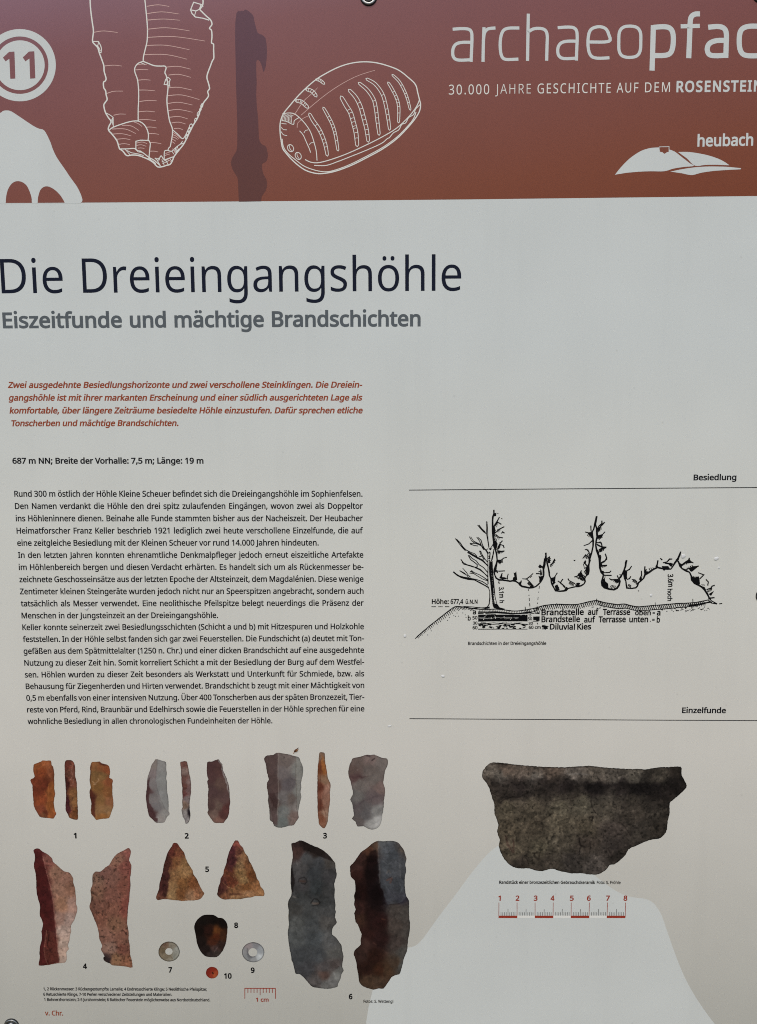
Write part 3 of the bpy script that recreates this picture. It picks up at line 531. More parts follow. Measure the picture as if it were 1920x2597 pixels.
for pts, w in [
    ([(1268, 15), (1318, 30), (1305, 62), (1283, 72), (1248, 65), (1268, 15)], 7), ([(1248, 65), (1258, 90), (1280, 112), (1330, 120), (1368, 132)], 7), ([(1283, 72), (1272, 110)], 5), ([(1318, 30), (1330, 42)], 5),
    ([(612, 272), (645, 272), (660, 300), (665, 320), (662, 345), (650, 342)], 6), ([(620, 290), (640, 302), (652, 318)], 5), ([(640, 302), (646, 275)], 5), ([(652, 318), (648, 328), (664, 330)], 5),
    ([(1100, 505), (1115, 520), (1108, 540), (1112, 565), (1092, 555), (1075, 553), (1085, 520), (1100, 505)], 5.5), ([(1085, 520), (1098, 532), (1108, 540)], 4), ([(1092, 555), (1098, 532)], 4),
    ([(741, 768), (742, 830)], 5), ([(741, 768), (725, 797)], 5), ([(735, 775), (738, 815)], 4),
    ([(890, 975), (890, 925), (920, 918), (975, 920), (985, 940), (980, 985), (975, 1040)], 6.5),
    ([(830, 985), (860, 1000), (905, 1008), (940, 1018)], 5), ([(820, 978), (850, 1012)], 4), ([(880, 972), (905, 995), (940, 1000), (915, 985)], 4),
    ([(975, 1030), (990, 1048), (1020, 1070)], 5), ([(1015, 1035), (1030, 1050), (1050, 1085)], 5), ([(1085, 1050), (1100, 1075)], 5), ([(1110, 1035), (1125, 1055)], 4), ([(1145, 990), (1152, 968)], 5),
    ([(1125, 990), (1140, 1010)], 4), ([(1165, 958), (1150, 995)], 4), ([(1060, 1045), (1075, 1080)], 4), ([(1040, 1035), (1030, 1055)], 4), ([(1015, 1035), (1040, 1040)], 4),
    ([(1180, 945), (1195, 925)], 5), ([(1060, 1060), (1095, 1045)], 4), ([(1065, 1072), (1105, 1052)], 4), ([(1150, 1000), (1170, 975)], 5)]:
    s.stroke(pts, w, curve=False)
for cx, cy, rx, ry in [(1322, 692, 7, 16), (1312, 718, 6, 12), (1300, 745, 8, 17), (1280, 785, 6, 13), (1250, 825, 9, 15), (1238, 850, 7, 12), (1228, 872, 7, 12), (1222, 898, 7, 14)]:
    s.disc((cx, cy), rx + 2, ry + 2, r_in=max(2.5, rx - 2.5), rot=0.35, n=14)
blade = s.build('blade_drawing', m_cream, label='cream line drawing of a long stone blade')
s = Sheet(2, T1)
for t in """615,212 680,203 770,213;688,432 745,427 798,433;700,612 745,598 805,597;745,755 780,747 823,748;900,425 930,420 960,424;888,458 930,455 970,457;905,525 945,522 985,525;
910,590 960,590 1015,595;915,665 970,658 1025,660;910,732 960,728 1015,733;905,785 960,783 1020,790;960,833 990,832 1025,838;978,875 1010,875 1040,880;985,933 1020,935 1055,941;985,990 1010,990 1035,995;
962,42 1035,32 1108,43;962,90 1060,78 1173,92;965,132 1070,125 1178,133;966,192 1090,182 1240,202;970,245 1140,240 1342,269;962,298 1090,297 1240,326;948,358 1090,358 1225,388;
1090,440 1165,435 1248,453;1105,492 1170,487 1250,507;1105,575 1170,572 1258,590;1100,627 1190,622 1305,652;1100,678 1170,670 1260,688;1105,724 1170,717 1260,735;1112,768 1170,763 1228,778;
1125,805 1170,800 1215,812;1140,843 1170,840 1198,850;870,795 905,810 930,828;800,820 860,825 910,855;735,845 820,845 890,875;740,878 800,876 860,890;765,912 815,908 853,915;780,945 815,941 850,947;
895,937 930,930 962,940;893,953 925,948 957,958;905,970 925,969 945,972;1135,868 1160,885 1182,905;1133,882 1155,893 1172,908;1130,897 1148,903 1162,914;1126,912 1140,917 1152,925;1122,928 1135,932 1145,942;
1085,1005 1100,1000 1115,1002;1082,1018 1098,1012 1112,1015;1095,1045 1110,1050 1118,1060;1130,975 1140,985 1145,1000""".replace('\n', '').split(';'):
    s.stroke([tuple(map(float, q.split(','))) for q in t.split()], 5.2, 3.2)
tag(s.build('hatching', m_pink, blade), kind='stuff')

# ---- engraved stone disc drawing
s = Sheet(2, T2)
s.stroke([(405, 970), (395, 920), (388, 860), (390, 800), (410, 745), (445, 700), (500, 635), (560, 575), (625, 520), (690, 480), (770, 440), (850, 415), (930, 405), (1010, 410), (1090, 430), (1165, 460), (1230, 510),
          (1275, 555), (1290, 610), (1300, 650), (1308, 685), (1300, 730), (1270, 780), (1220, 840), (1150, 910), (1060, 975), (960, 1030), (860, 1080), (770, 1115), (700, 1132), (640, 1137), (580, 1125), (530, 1100),
          (470, 1050), (425, 1000)], 7.5, closed=True)
for pts, w in [
    ([(402, 910), (410, 960), (440, 1005), (500, 1055), (550, 1090), (620, 1115), (690, 1125), (760, 1110), (850, 1075), (960, 1020), (1060, 965), (1150, 900), (1220, 830), (1260, 780), (1278, 735)], 5.5),
    ([(553, 1045), (590, 1062), (640, 1065), (720, 1045), (830, 1005), (940, 955), (1050, 900), (1150, 840), (1230, 765), (1280, 700), (1300, 655)], 6),
    ([(612, 1083), (690, 1083), (760, 1060), (850, 1025), (950, 985), (1050, 940), (1090, 908), (1105, 900), (1130, 870), (1165, 850), (1185, 815), (1210, 805), (1230, 770), (1262, 750), (1275, 715), (1305, 685)], 5.5),
    ([(405, 745), (440, 740), (480, 745), (520, 775), (560, 820), (590, 870), (610, 930), (625, 990), (630, 1050)], 5.5),
    ([(400, 790), (430, 795), (475, 815), (482, 790), (515, 768)], 5), ([(517, 858), (540, 885), (560, 930), (578, 970), (588, 998)], 5), ([(545, 870), (555, 855), (572, 850)], 4), ([(580, 948), (590, 936), (606, 934)], 4),
    ([(398, 808), (412, 810), (430, 812)], 4), ([(395, 832), (410, 848), (432, 850)], 4), ([(395, 862), (410, 882), (433, 888)], 4)]:
    s.stroke(pts, w)
for k in range(7):
    s.stroke([(418 + k * 9.5, 748 + k * 0.8), (408 + k * 9, 768), (404 + k * 10, 790 + k * 2.4)], 3.6)
def slot(pts, hw, t0=0.35, n=6, tip=0.7):
    c = [Vector(p) for p in smooth_pts(pts, False, 5)]; m = len(c); L_, R_ = [], []
    for i, p in enumerate(c):
        t = (c[min(m - 1, i + 1)] - c[max(0, i - 1)]).normalized(); nn = Vector((-t.y, t.x)); h = hw * (1 - 0.25 * abs(2 * i / (m - 1) - 1) ** 4)
        L_.append(p + nn * h); R_.append(p - nn * h)
    e0 = c[0] - (c[1] - c[0]).normalized() * hw * 0.8; e1 = c[-1] + (c[-1] - c[-2]).normalized() * hw * 0.8
    s.stroke([tuple(q) for q in L_ + [e1] + R_[::-1] + [e0]], 4.6, closed=True, curve=False)
    for k in range(n):
        i = int((t0 + (0.95 - t0) * (k / n) ** 0.8) * (m - 1)); s.stroke([tuple(L_[i]), tuple((L_[i] + R_[i]) / 2 - Vector((0, 2))), tuple(R_[i])], 3.6, cap=False)
slot([(582, 748), (605, 790), (640, 840), (665, 890), (685, 950), (697, 1014)], 10.5, 0.35, 6)
slot([(673, 708), (700, 755), (730, 815), (750, 880), (767, 982)], 8.5, 0.3, 7)
slot([(790, 638), (820, 690), (850, 740), (868, 800), (885, 870), (893, 950)], 13, 0.32, 8)
slot([(843, 592), (885, 640), (915, 700), (935, 770), (955, 850), (965, 922)], 11.5, 0.35, 7)
slot([(907, 545), (960, 590), (1000, 650), (1015, 710), (1025, 790), (1036, 878)], 10, 0.45, 5)
slot([(957, 518), (1010, 550), (1055, 610), (1078, 680), (1095, 770), (1105, 845)], 9.5, 0.45, 5)
slot([(1097, 543), (1120, 580), (1150, 640), (1165, 700), (1164, 798)], 8, 0.35, 6)
slot([(1125, 492), (1165, 530), (1195, 580), (1220, 640), (1240, 716)], 7, 0.4, 5)
slot([(495, 660), (530, 668), (568, 702)], 11, 0.05, 6); slot([(562, 585), (598, 598), (624, 628)], 10.5, 0.05, 5); slot([(628, 520), (652, 528), (675, 547)], 8, 0.1, 4)
for c in ((457, 970), (507, 1021)):
    s.disc(c, 21, 27, r_in=16.5, rot=-0.5, n=24); s.stroke([(c[0] - 8, c[1] - 18), (c[0] - 6, c[1]), (c[0] + 6, c[1] + 18)], 3.6)
stone = s.build('stone_disc_drawing', m_cream, label='cream line drawing of an oval engraved stone disc')
s = Sheet(2, T2)
for pts in [[(500, 835), (505, 805), (540, 775), (577, 758)], [(525, 755), (600, 690), (700, 610), (800, 545), (900, 495), (1010, 460)], [(482, 752), (540, 665), (600, 610), (633, 575)]]:
    s.stroke(pts, 4, 3)
s.build('ridge_line', m_pink, stone)

# ---- header lettering
T3 = frame(1120, 0, 800 / 1652)
s = Sheet(2, T3); w = 16.5
for pts in [[(62, 153), (105, 150), (140, 153), (155, 166), (159, 195), (157, 260), (154.5, 320)], [(158, 222), (110, 222), (78, 230), (62, 250), (58, 278), (65, 303), (90, 315), (155, 313)],
            [(217, 320), (218, 260), (219.5, 200), (222, 147)], [(219, 210), (225, 172), (243, 152), (278, 147)],
            [(403, 147), (350, 148), (322, 162), (309, 200), (307, 250), (314, 292), (335, 311), (398, 310)],
            [(454, 76), (452, 190), (450, 315)], [(453, 168), (480, 152), (515, 149), (542, 158), (553, 185), (552, 240), (550, 314)],
            [(612, 145), (660, 142), (692, 146), (707, 163), (710, 200), (708, 250), (706, 313)], [(708, 216), (660, 216), (628, 224), (612, 243), (608, 270), (616, 295), (642, 307), (706, 305)],
            [(875, 303), (815, 305), (782, 292), (768, 252), (768, 195), (782, 155), (822, 140), (858, 150), (875, 180), (875, 217), (772, 220)]]:
    s.stroke(pts, w)
s.stroke([(928, 220), (931, 170), (950, 144), (985, 137), (1022, 144), (1041, 170), (1043, 215), (1040, 265), (1022, 293), (985, 301), (948, 294), (930, 268)], w, closed=True)
w = 27
for pts in [[(1109, 132), (1106, 240), (1102, 370)], [(1108, 144), (1165, 140), (1198, 150), (1212, 180), (1212, 235), (1200, 275), (1170, 290), (1106, 291)],
            [(1353, 73), (1325, 75), (1306, 92), (1301, 130), (1298, 210), (1294, 305)],
            [(1396, 143), (1450, 139), (1480, 150), (1491, 178), (1490, 240), (1488, 304)], [(1490, 212), (1440, 213), (1404, 227), (1391, 255), (1400, 284), (1430, 292), (1486, 290)],
            [(1672, 138), (1610, 138), (1574, 152), (1560, 185), (1560, 245), (1574, 280), (1605, 292), (1668, 292)], [(1682, 62), (1680, 180), (1676, 303)]]:
    s.stroke(pts, w, cap=False)
s.stroke([(1252, 138), (1352, 136)], 22, curve=False, cap=False)
logo = s.build('archaeopfad_lettering', m_white, label='large rounded header lettering')
s = Sheet(2)
e = em_at(23.6, 1500, 230)
put_text(s, '30.000', 'light', 1120 + 38 * .4843, 495.5 * .4843, 1120 + 249 * .4843, 493 * .4843, e, track=0.11)
put_text(s, 'JAHRE', 'thin', 1120 + 281 * .4843, 492 * .4843, 1120 + 467 * .4843, 490 * .4843, e, track=0.11)
put_text(s, 'GESCHICHTE', 'light', 1120 + 502 * .4843, 489.5 * .4843, 1120 + 885 * .4843, 486 * .4843, e, track=0.11)
put_text(s, 'AUF', 'light', 1120 + 916 * .4843, 485.5 * .4843, 1120 + 1030 * .4843, 484 * .4843, e, track=0.11)
put_text(s, 'DEM', 'light', 1120 + 1065 * .4843, 483.5 * .4843, 1120 + 1195 * .4843, 482 * .4843, e, track=0.11)
s.build('header_subtitle_lettering', m_cream)
s = Sheet(2); put_text(s, 'ROSENSTEIN', 'heavy', 1120 + 1229 * .4843, 481 * .4843, 1120 + 1676 * .4843, 477 * .4843, em_at(25, 1800, 230), track=0.10)
s.build('rosenstein_lettering', m_white)
s = Sheet(2); put_text(s, 'heubach', 'bold', 1120 + 1339 * .4843, 766 * .4843, 1120 + 1631 * .4843, 760.5 * .4843, em_at(27, 1840, 370))
s.build('heubach_lettering', m_white)
s = Sheet(2, T3)
s.poly(smooth_pts([(908, 915), (940, 875), (985, 830), (1040, 793), (1090, 776), (1140, 772)], False) + [(1143, 795), (1155, 797), (1168, 806), (1180, 797), (1190, 795), (1191, 783)] +
       smooth_pts([(1205, 787), (1225, 797), (1265, 828), (1300, 855), (1320, 869), (1265, 875), (1215, 883), (1165, 897), (1100, 897), (1040, 899), (970, 905)], False))
s.poly(smooth_pts([(1238, 796), (1290, 796), (1345, 803), (1400, 815), (1450, 832), (1485, 850), (1507, 866)], False) + smooth_pts([(1440, 863), (1380, 864), (1327, 868), (1285, 830)], False))
s.poly(smooth_pts([(1198, 899), (1260, 886), (1330, 876), (1400, 872), (1480, 873), (1530, 877), (1568, 881)], False) + smooth_pts([(1565, 887), (1500, 890), (1420, 896), (1360, 905), (1310, 917), (1260, 908)], False))
s.stroke([(1141, 771), (1141, 769.5), (1191, 768), (1191, 795)], 3.5, curve=False)
s.build('hill_emblem', m_white, label='small white emblem of three sweeping hills')

# ------------------------------------------------------------------ headings and text
s = Sheet(1); e = em_at(85, 500, 700)
put_text(s, 'Die', 'light', 4.6, 744.2, 160.8, 743, e); put_text(s, 'Dreieingangshöhle', 'light', 211, 742.8, 1169.5, 737.3, e)
s.build('heading_lettering', m_navy)
s = Sheet(1); e = em_at(36.6, 500, 820)
for t, a, b in (('Eiszeitfunde', 7.7, 309.9), ('und', 330, 421.5), ('mächtige', 443, 669.7), ('Brandschichten', 690, 1066.8)):
    put_text(s, t, 'bold', a, 831.4 - 5.0 * a / 1067, b, 831.4 - 5.0 * b / 1067, e)
s.build('subheading_lettering', m_grey)
s = Sheet(1); e = em_at(14.2, 450, 1010)
for t, x0, y0, x1, y1 in (
    ('Zwei ausgedehnte Besiedlungshorizonte und zwei verschollene Steinklingen. Die Dreiein-', 20.1, 983.5, 917.7, 982.8),
    ('gangshöhle ist mit ihrer markanten Erscheinung und einer südlich ausgerichteten Lage als', 22, 1015.8, 917.7, 1015.3),
    ('komfortable, über längere Zeiträume besiedelte Höhle einzustufen. Dafür sprechen etliche', 24.4, 1048.2, 918.8, 1047.8),
    ('Tonscherben und mächtige Brandschichten.', 27.1, 1080.6, 452.5, 1080)):
    put_text(s, t, 'heavy', x0, y0, x1, y1, e, slant=0.19)
s.build('intro_lettering', m_red)
s = Sheet(1); put_text(s, '687 m NN; Breite der Vorhalle: 7,5 m; Länge: 19 m', 'heavy', 31.8, 1175.6, 516.3, 1175.4, em_at(14, 270, 1175))
s.build('dimensions_lettering', m_soft)
BODY = [
 ('Rund 300 m östlich der Höhle Kleine Scheuer befindet sich die Dreieingangshöhle im Sophienfelsen.', 36.6, 1259.5, 919.5, 1259.5),
 ('Den Namen verdankt die Höhle den drei spitz zulaufenden Eingängen, wovon zwei als Doppeltor', 38.3, 1290.7, 920.4, 1290.1),
 ('ins Höhleninnere dienen. Beinahe alle Funde stammten bisher aus der Nacheiszeit. Der Heubacher', 40.4, 1321.8, 920.7, 1321.4),
 ('Heimatforscher Franz Keller beschrieb 1921 lediglich zwei heute verschollene Einzelfunde, die auf', 42.4, 1353, 920.7, 1352.4),
 ('eine zeitgleiche Besiedlung mit der Kleinen Scheuer vor rund 14.000 Jahren hindeuten.', 44, 1384, 808.4, 1383.2),
 ('In den letzten Jahren konnten ehrenamtliche Denkmalpfleger jedoch erneut eiszeitliche Artefakte', 46.2, 1414.8, 921.6, 1413.9),
 ('im Höhlenbereich bergen und diesen Verdacht erhärten. Es handelt sich um als Rückenmesser be-', 48, 1445.5, 921.9, 1444.7),
 ('zeichnete Geschosseinsätze aus der letzten Epoche der Altsteinzeit, dem Magdalénien. Diese wenige', 49.4, 1476.3, 922.1, 1475),
 ('Zentimeter kleinen Steingeräte wurden jedoch nicht nur an Speerspitzen angebracht, sondern auch', 50.8, 1507, 922.2, 1505.7),
 ('tatsächlich als Messer verwendet. Eine neolithische Pfeilspitze belegt neuerdings die Präsenz der', 53.2, 1537.6, 922.5, 1536),
 ('Menschen in der Jungsteinzeit an der Dreieingangshöhle.', 55, 1568.1, 553.2, 1567),
 ('Keller konnte seinerzeit zwei Besiedlungsschichten (Schicht a und b) mit Hitzespuren und Holzkohle', 57, 1597.8, 923, 1595.5),
 ('feststellen. In der Höhle selbst fanden sich gar zwei Feuerstellen. Die Fundschicht (a) deutet mit Ton-', 58.4, 1627.9, 923.3, 1625.5),
 ('gefäßen aus dem Spätmittelalter (1250 n. Chr.) und einer dicken Brandschicht auf eine ausgedehnte', 60.2, 1658, 923.5, 1655.3),
 ('Nutzung zu dieser Zeit hin. Somit korreliert Schicht a mit der Besiedlung der Burg auf dem Westfel-', 62, 1688, 923.7, 1685.4),
 ('sen. Höhlen wurden zu dieser Zeit besonders als Werkstatt und Unterkunft für Schmiede, bzw. als', 63.4, 1717.9, 923.8, 1715.1),
 ('Behausung für Ziegenherden und Hirten verwendet. Brandschicht b zeugt mit einer Mächtigkeit von', 65.6, 1747.5, 923.9, 1744.7),
 ('0,5 m ebenfalls von einer intensiven Nutzung. Über 400 Tonscherben aus der späten Bronzezeit, Tier-', 67, 1776.9, 924.1, 1774.2),
 ('reste von Pferd, Rind, Braunbär und Edelhirsch sowie die Feuerstellen in der Höhle sprechen für eine', 68.9, 1806.5, 924.3, 1803.9),
 ('wohnliche Besiedlung in allen chronologischen Fundeinheiten der Höhle.', 70.3, 1836, 691, 1834.2)]
e = em_at(14.3, 480, 1540)
sq = []
for i in (4, 10, 19):
    t, x0, y0, x1, y1 = BODY[i]; sq.append(put_text(Sheet(1), t, 'regular', x0, y0, x1, y1, e))
SQ = sum(sq) / 3
for a, b in ((0, 5), (5, 11), (11, 20)):
    s = Sheet(1)
    for i in range(a, b):
        t, x0, y0, x1, y1 = BODY[i]
        put_text(s, t, 'medium', x0, y0, x1, y1, e, squeeze=None if i in (4, 10, 19) else SQ)
    s.build('body_paragraph', m_soft)
s = Sheet(1); put_text(s, 'Besiedlung', 'heavy', 1758.8, 1217.8, 1867.4, 1217, em_at(13.7, 1810, 1217)); s.build('section_title', m_soft)
s = Sheet(1); put_text(s, 'Einzelfunde', 'heavy', 1729.5, 1808, 1840.9, 1808.2, em_at(13.7, 1790, 1808)); s.build('section_title', m_soft)
s = Sheet(1); s.stroke([(1038, 1243), (1300, 1240.8), (1600, 1238.6), (1925, 1236.4)], 2.1, curve=False); s.build('rule_line', m_line)
s = Sheet(1); s.stroke([(1039, 1822.6), (1300, 1824.2), (1600, 1826), (1925, 1827.6)], 2.0, curve=False); s.build('rule_line', m_line)
s = Sheet(1); put_text(s, 'Brandschichten in der Dreieingangshöhle', 'heavy', 1187, 1635.6, 1385.3, 1635.3, em_at(8.0, 1290, 1635)); s.build('caption', m_black)
s = Sheet(3); put_text(s, 'Randstück einer bronzezeitlichen Gebrauchskeramik', 'heavy', 1266, 2241, 1509.6, 2241.4, em_at(7.8, 1400, 2240))
put_text(s, 'Foto: S. Fröhle', 'medium', 1513.5, 2241.4, 1573.8, 2241.6, em_at(7.8, 1540, 2240)); s.build('caption', m_black)
s = Sheet(3)
put_text(s, '1, 2 Rückenmesser; 3 Rückengestumpfte Lamelle; 4 Endretuschierte Klinge; 5 Neolithische Pfeilspitze;', 'bold', 110.2, 2511.2, 524.4, 2512.2, em_at(7.6, 300, 2510))
put_text(s, '6 Retuschierte Klinge, 7-10 Perlen verschiedener Zeitstellungen und Materialien.', 'bold', 110.2, 2524.8, 436.6, 2525.4, em_at(7.6, 300, 2520))
put_text(s, '1 Bohnerzhornstein; 2-5 Jurahornstein; 6 Baltischer Feuerstein möglicherweise aus Nordostdeutschland.', 'bold', 112.2, 2538.2, 533.3, 2539.2, em_at(7.6, 300, 2530))
s.build('caption', m_soft)
s = Sheet(3); put_text(s, 'v. Chr.', 'medium', 114.2, 2574.8, 160, 2575, em_at(12.5, 140, 2574)); s.build('date_lettering', m_red)
s = Sheet(3); put_text(s, 'Fotos: S. Wettengl', 'medium', 922, 2542.8, 997.3, 2543, em_at(7.8, 960, 2540)); s.build('caption', m_black)
for t, x0, x1, y in (('1', 187.1, 194.4, 2125.5), ('2', 468.6, 479, 2126), ('3', 819.4, 829.3, 2125.6), ('4', 210.7, 220.8, 2456.5), ('5', 520.8, 530.4, 2210.7),
                     ('8', 594.1, 604.1, 2352.7), ('7', 427.5, 436.9, 2465.6), ('9', 636.3, 646, 2466.6), ('10', 568.4, 587.7, 2481.2), ('6', 884.8, 893.9, 2533.4)):
    s = Sheet(3); put_text(s, t, 'black', x0, y, x1, y, em_at(13.4, x0, y)); s.build('picture_number', m_black)

# ------------------------------------------------------------------ scales
TH = frame(1200, 2200, 500 / 1652)
s = Sheet(3, TH)
for x0, x1 in ((368.5, 518), (670, 820), (971, 1121)): s.poly([(x0, 402), (x1, 402.5), (x1, 422.5), (x0, 422)])
s.build('pale_bar', m_pale)
s = Sheet(4, TH)
MX = [(216, 215), (368, 367.5), (519, 518.5), (671, 669), (822, 820), (974, 970.5), (1126, 1121), (1277, 1273.5)]
for i, (a, b) in enumerate(MX):
    s.poly([(a - 2.2, 293), (a + 2.2, 293), (b + 2.2, 421), (b - 2.2, 421)])
for i in range(0, 7, 2): s.poly([(MX[i][1] - 1, 403), (MX[i + 1][1] + 1, 403.5), (MX[i + 1][1] + 1, 423), (MX[i][1] - 1, 422.5)])
scale = s.build('ruler_scale', m_redsc, label='brick red ruler numbered 1 to 8')
s = Sheet(4, TH)
for i in range(7):
    for k in range(1, 10):
        if k == 9 and i % 2 == 0 and False: continue
        x = MX[i][0] + (MX[i + 1][0] - MX[i][0]) * (0.02 + 0.096 * k + 0.0)
        top = 347 if k == 5 else 374
        s.poly([(x - 1.6, top), (x + 1.6, top), (x + 1.1, 402.5), (x - 2.1, 402.5)])
s.build('tick_mark', m_line, scale)
s = Sheet(4)
for t, x in zip('12345678', (220, 371, 522.5, 664, 826, 968.5, 1128, 1275)):
    w_ = 11 if t == '1' else 16
    put_text(s, t, 'heavy', 1200 + (x - w_) * .30266, 2200 + 276.5 * .30266, 1200 + (x + w_) * .30266, 2200 + 276.8 * .30266, em_at(13, 1400, 2280))
s.build('ruler_numbers', m_redsc, scale)
TJ = frame(560, 2440, 560 / 1652)
s = Sheet(4, TJ)
s.poly([(177, 192.5), (411, 193), (411, 198.5), (177, 198)])
for k in range(11):
    x = 180 + k * 22.9; b = 273 if k in (0, 10) else (246 if k == 5 else 229)
    s.poly([(x - 2.4, 197), (x + 2.4, 197), (x + 2.4, b), (x - 2.4, b)])
sc2 = s.build('centimetre_scale', m_redsc)
s = Sheet(4); put_text(s, '1 cm', 'bold', 560 + 263 * .339, 2440 + 294.5 * .339, 560 + 358 * .339, 2440 + 294.5 * .339, em_at(10.3, 660, 2540)); s.build('scale_lettering', m_redsc, sc2)

# ------------------------------------------------------------------ pale hill shape, lower right
TK = frame(1000, 1700, 920 / 1652)
s = Sheet(1)
hill = [TK(p) for p in smooth_pts([(65, 1262), (95, 1254), (130, 1222), (200, 1125), (280, 1020), (350, 925), (420, 842), (480, 795), (560, 768), (700, 775), (820, 860), (920, 940), (980, 985), (1040, 1020), (1090, 1034),
                                   (1140, 1040), (1180, 1060), (1215, 1110), (1240, 1180), (1275, 1280), (1310, 1370), (1350, 1450), (1400, 1530), (1460, 1611), (1500, 1650)], False)]
zlow = 2637
s.poly([(918, zlow), (928, 2597), (934.6, 2555), (941, 2528), (948, 2500), (960, 2465), (985, 2425), (1010, 2405)] + hill + [(1838, zlow)])
s.build('pale_hill_shape', m_hill, label='large pale hill shape behind the ruler')

# ------------------------------------------------------------------ section drawing of the cave (pen and ink)
KE = 460 / 1652
TE = frame(1020, 1180, KE); TF = frame(1460, 1180, KE); TL = frame(1250, 1420, 310 / 1652); TM = frame(1500, 1300, 350 / 1652)
def lines(sheet, tr, w, txt, curve=False, w2=None, jag=0.22):
    sheet.tr = tr; sheet.k = tr.k; sheet.jag = jag
    for t in txt.replace('\n', ' ').split(';'):
        t = t.strip()
        if not t: continue
        pts = [tuple(map(float, q.split(','))) for q in t.split()]
        sheet.stroke(pts, w * 1.45, w2, curve=curve)
def blobs(sheet, tr, txt):
    sheet.tr = tr; sheet.k = tr.k
    for t in txt.replace('\n', ' ').split(';'):
        t = t.strip()
        if t: sheet.poly([tuple(map(float, q.split(','))) for q in t.split()])

s = Sheet(1)
# cave roof and rock spires
lines(s, TE, 9.5, "835,408 836,440 826,470 822,530 823,600 828,660 832,700 834,735 850,770 860,810 866,870 858,920 842,960 840,990")
lines(s, TE, 7, "825,480 828,540 832,600 836,650;829,560 836,620 838,680")
lines(s, TL, 15, "58,0 50,45 32,85 18,130 16,165 28,210 45,245 70,262 90,270 130,272 190,280 235,288 270,280 310,290 345,312 370,340 395,358 440,366 490,378 540,375 580,360 610,335 650,295 672,250 688,205 686,150 680,110 688,75 705,30 710,0")
lines(s, TL, 14, "726,0 735,50 750,110 760,160 764,210 785,255 790,300 805,340 830,385 845,418 900,424 960,418 990,412 1020,385 1070,372 1120,362 1160,362 1200,345 1235,320 1248,290 1240,250 1262,215 1290,190 1300,150 1298,110 1290,70 1305,35 1318,0")
lines(s, TE, 10, "1288,950 1300,905 1304,860 1308,797;1308,800 1313,850 1325,900 1335,960", w2=6)
lines(s, TF, 11, "115,945 122,900 127,850 145,800 158,740 160,690 152,630 150,600;152,605 165,580 176,530 182,500")
lines(s, TF, 7, "178,540 183,500 190,468;180,530 184,500")
lines(s, TM, 15, "62,48 52,100 48,140 62,190 66,240 70,290 56,340 52,390 62,450 82,500 92,550 100,600 102,660 118,715 145,745 132,790 120,825 130,870 155,900 210,915 270,924 305,905 330,870 342,820 330,790 350,770 372,730 390,690 408,640 412,600 420,574")
lines(s, TM, 14, "395,690 390,740 398,790 412,820 418,870 424,902 480,908 530,900 550,880 562,840 600,810 625,785 640,745 690,715 740,680 790,656 850,670 900,678 950,676 970,650 1000,600 1030,560 1055,510 1068,470")
lines(s, TM, 14, "1020,560 1045,595 1060,640 1085,670 1130,695 1175,715 1195,760 1200,805 1235,845 1285,870 1320,890 1355,925 1385,970 1405,1010 1410,1030")
blobs(s, TE, "826,448 836,438 858,432 856,462 836,466;862,436 886,438 864,442;826,560 842,540 850,600 840,660 830,660;832,700 850,690 858,740 862,770 846,764;900,480 912,484 914,492 904,490")
lines(s, TE, 7, "840,548 868,505 885,474;842,548 872,520 884,526 902,537;848,615 888,580 928,560;905,620 914,606 930,617;852,630 880,655 916,661;850,700 858,690 850,740;868,765 885,720 912,688;898,722 922,732 928,752;866,776 900,785 930,780;868,865 900,866 925,845 953,838;838,600 850,590;842,640 858,650;838,690 856,700")
lines(s, TE, 5, "868,585 874,608;878,580 884,600;890,575 892,592;855,520 866,545;850,540 858,562;872,650 868,664;884,660 880,674;860,700 852,745;866,712 858,752;874,735 866,768;884,720 880,750;890,700 894,722;880,785 874,808;892,786 888,806;904,784 902,800;916,782 916,796;880,866 878,890;890,868 890,898;902,866 906,884;870,780 866,800;848,660 842,700;858,670 846,716")
blobs(s, TE, "866,772 900,778 932,776 926,790 900,792 880,800 868,790;866,860 890,862 912,852 905,872 885,886 868,880;872,750 888,712 900,720 890,752 878,770")
lines(s, TL, 10, "40,165 60,150 90,152 160,148;52,140 62,175;95,245 110,220 125,182;200,262 195,230 208,190;400,255 450,258 480,240 510,215 542,184;385,280 380,310 372,325;460,262 500,300 545,350;585,185 622,186 640,190;790,250 830,240 845,215 870,176;880,285 915,310 975,360;915,305 930,280 945,262;1015,255 1030,280 1060,295 1110,320;1105,230 1140,220 1170,190 1198,145;1230,45 1250,10")
blobs(s, TL, "20,150 45,60 58,62 50,130 40,170;268,270 275,235 292,230 280,172 300,175 316,150 325,230 330,272 300,282;95,250 130,200 125,230 150,232 195,245 185,258 130,262;345,312 385,280 372,320 395,340 385,350;475,305 520,330 558,355 530,370 495,366 510,345 480,330;610,95 635,58 660,78 690,95 680,118 655,105 640,115;615,215 640,222 672,215 668,250 650,290 625,300 628,260;790,250 850,215 845,260 840,300 825,330 800,330 812,300 795,280")
blobs(s, TL, "835,350 870,330 890,365 905,410 850,415;985,360 1020,378 1000,415 960,415 975,385;1110,330 1160,330 1185,350 1150,370 1120,358;1150,190 1200,175 1205,205 1225,240 1240,265 1215,262 1190,230 1160,220;1245,100 1298,100 1298,150 1275,190 1262,150;1085,0 1120,0 1105,20")
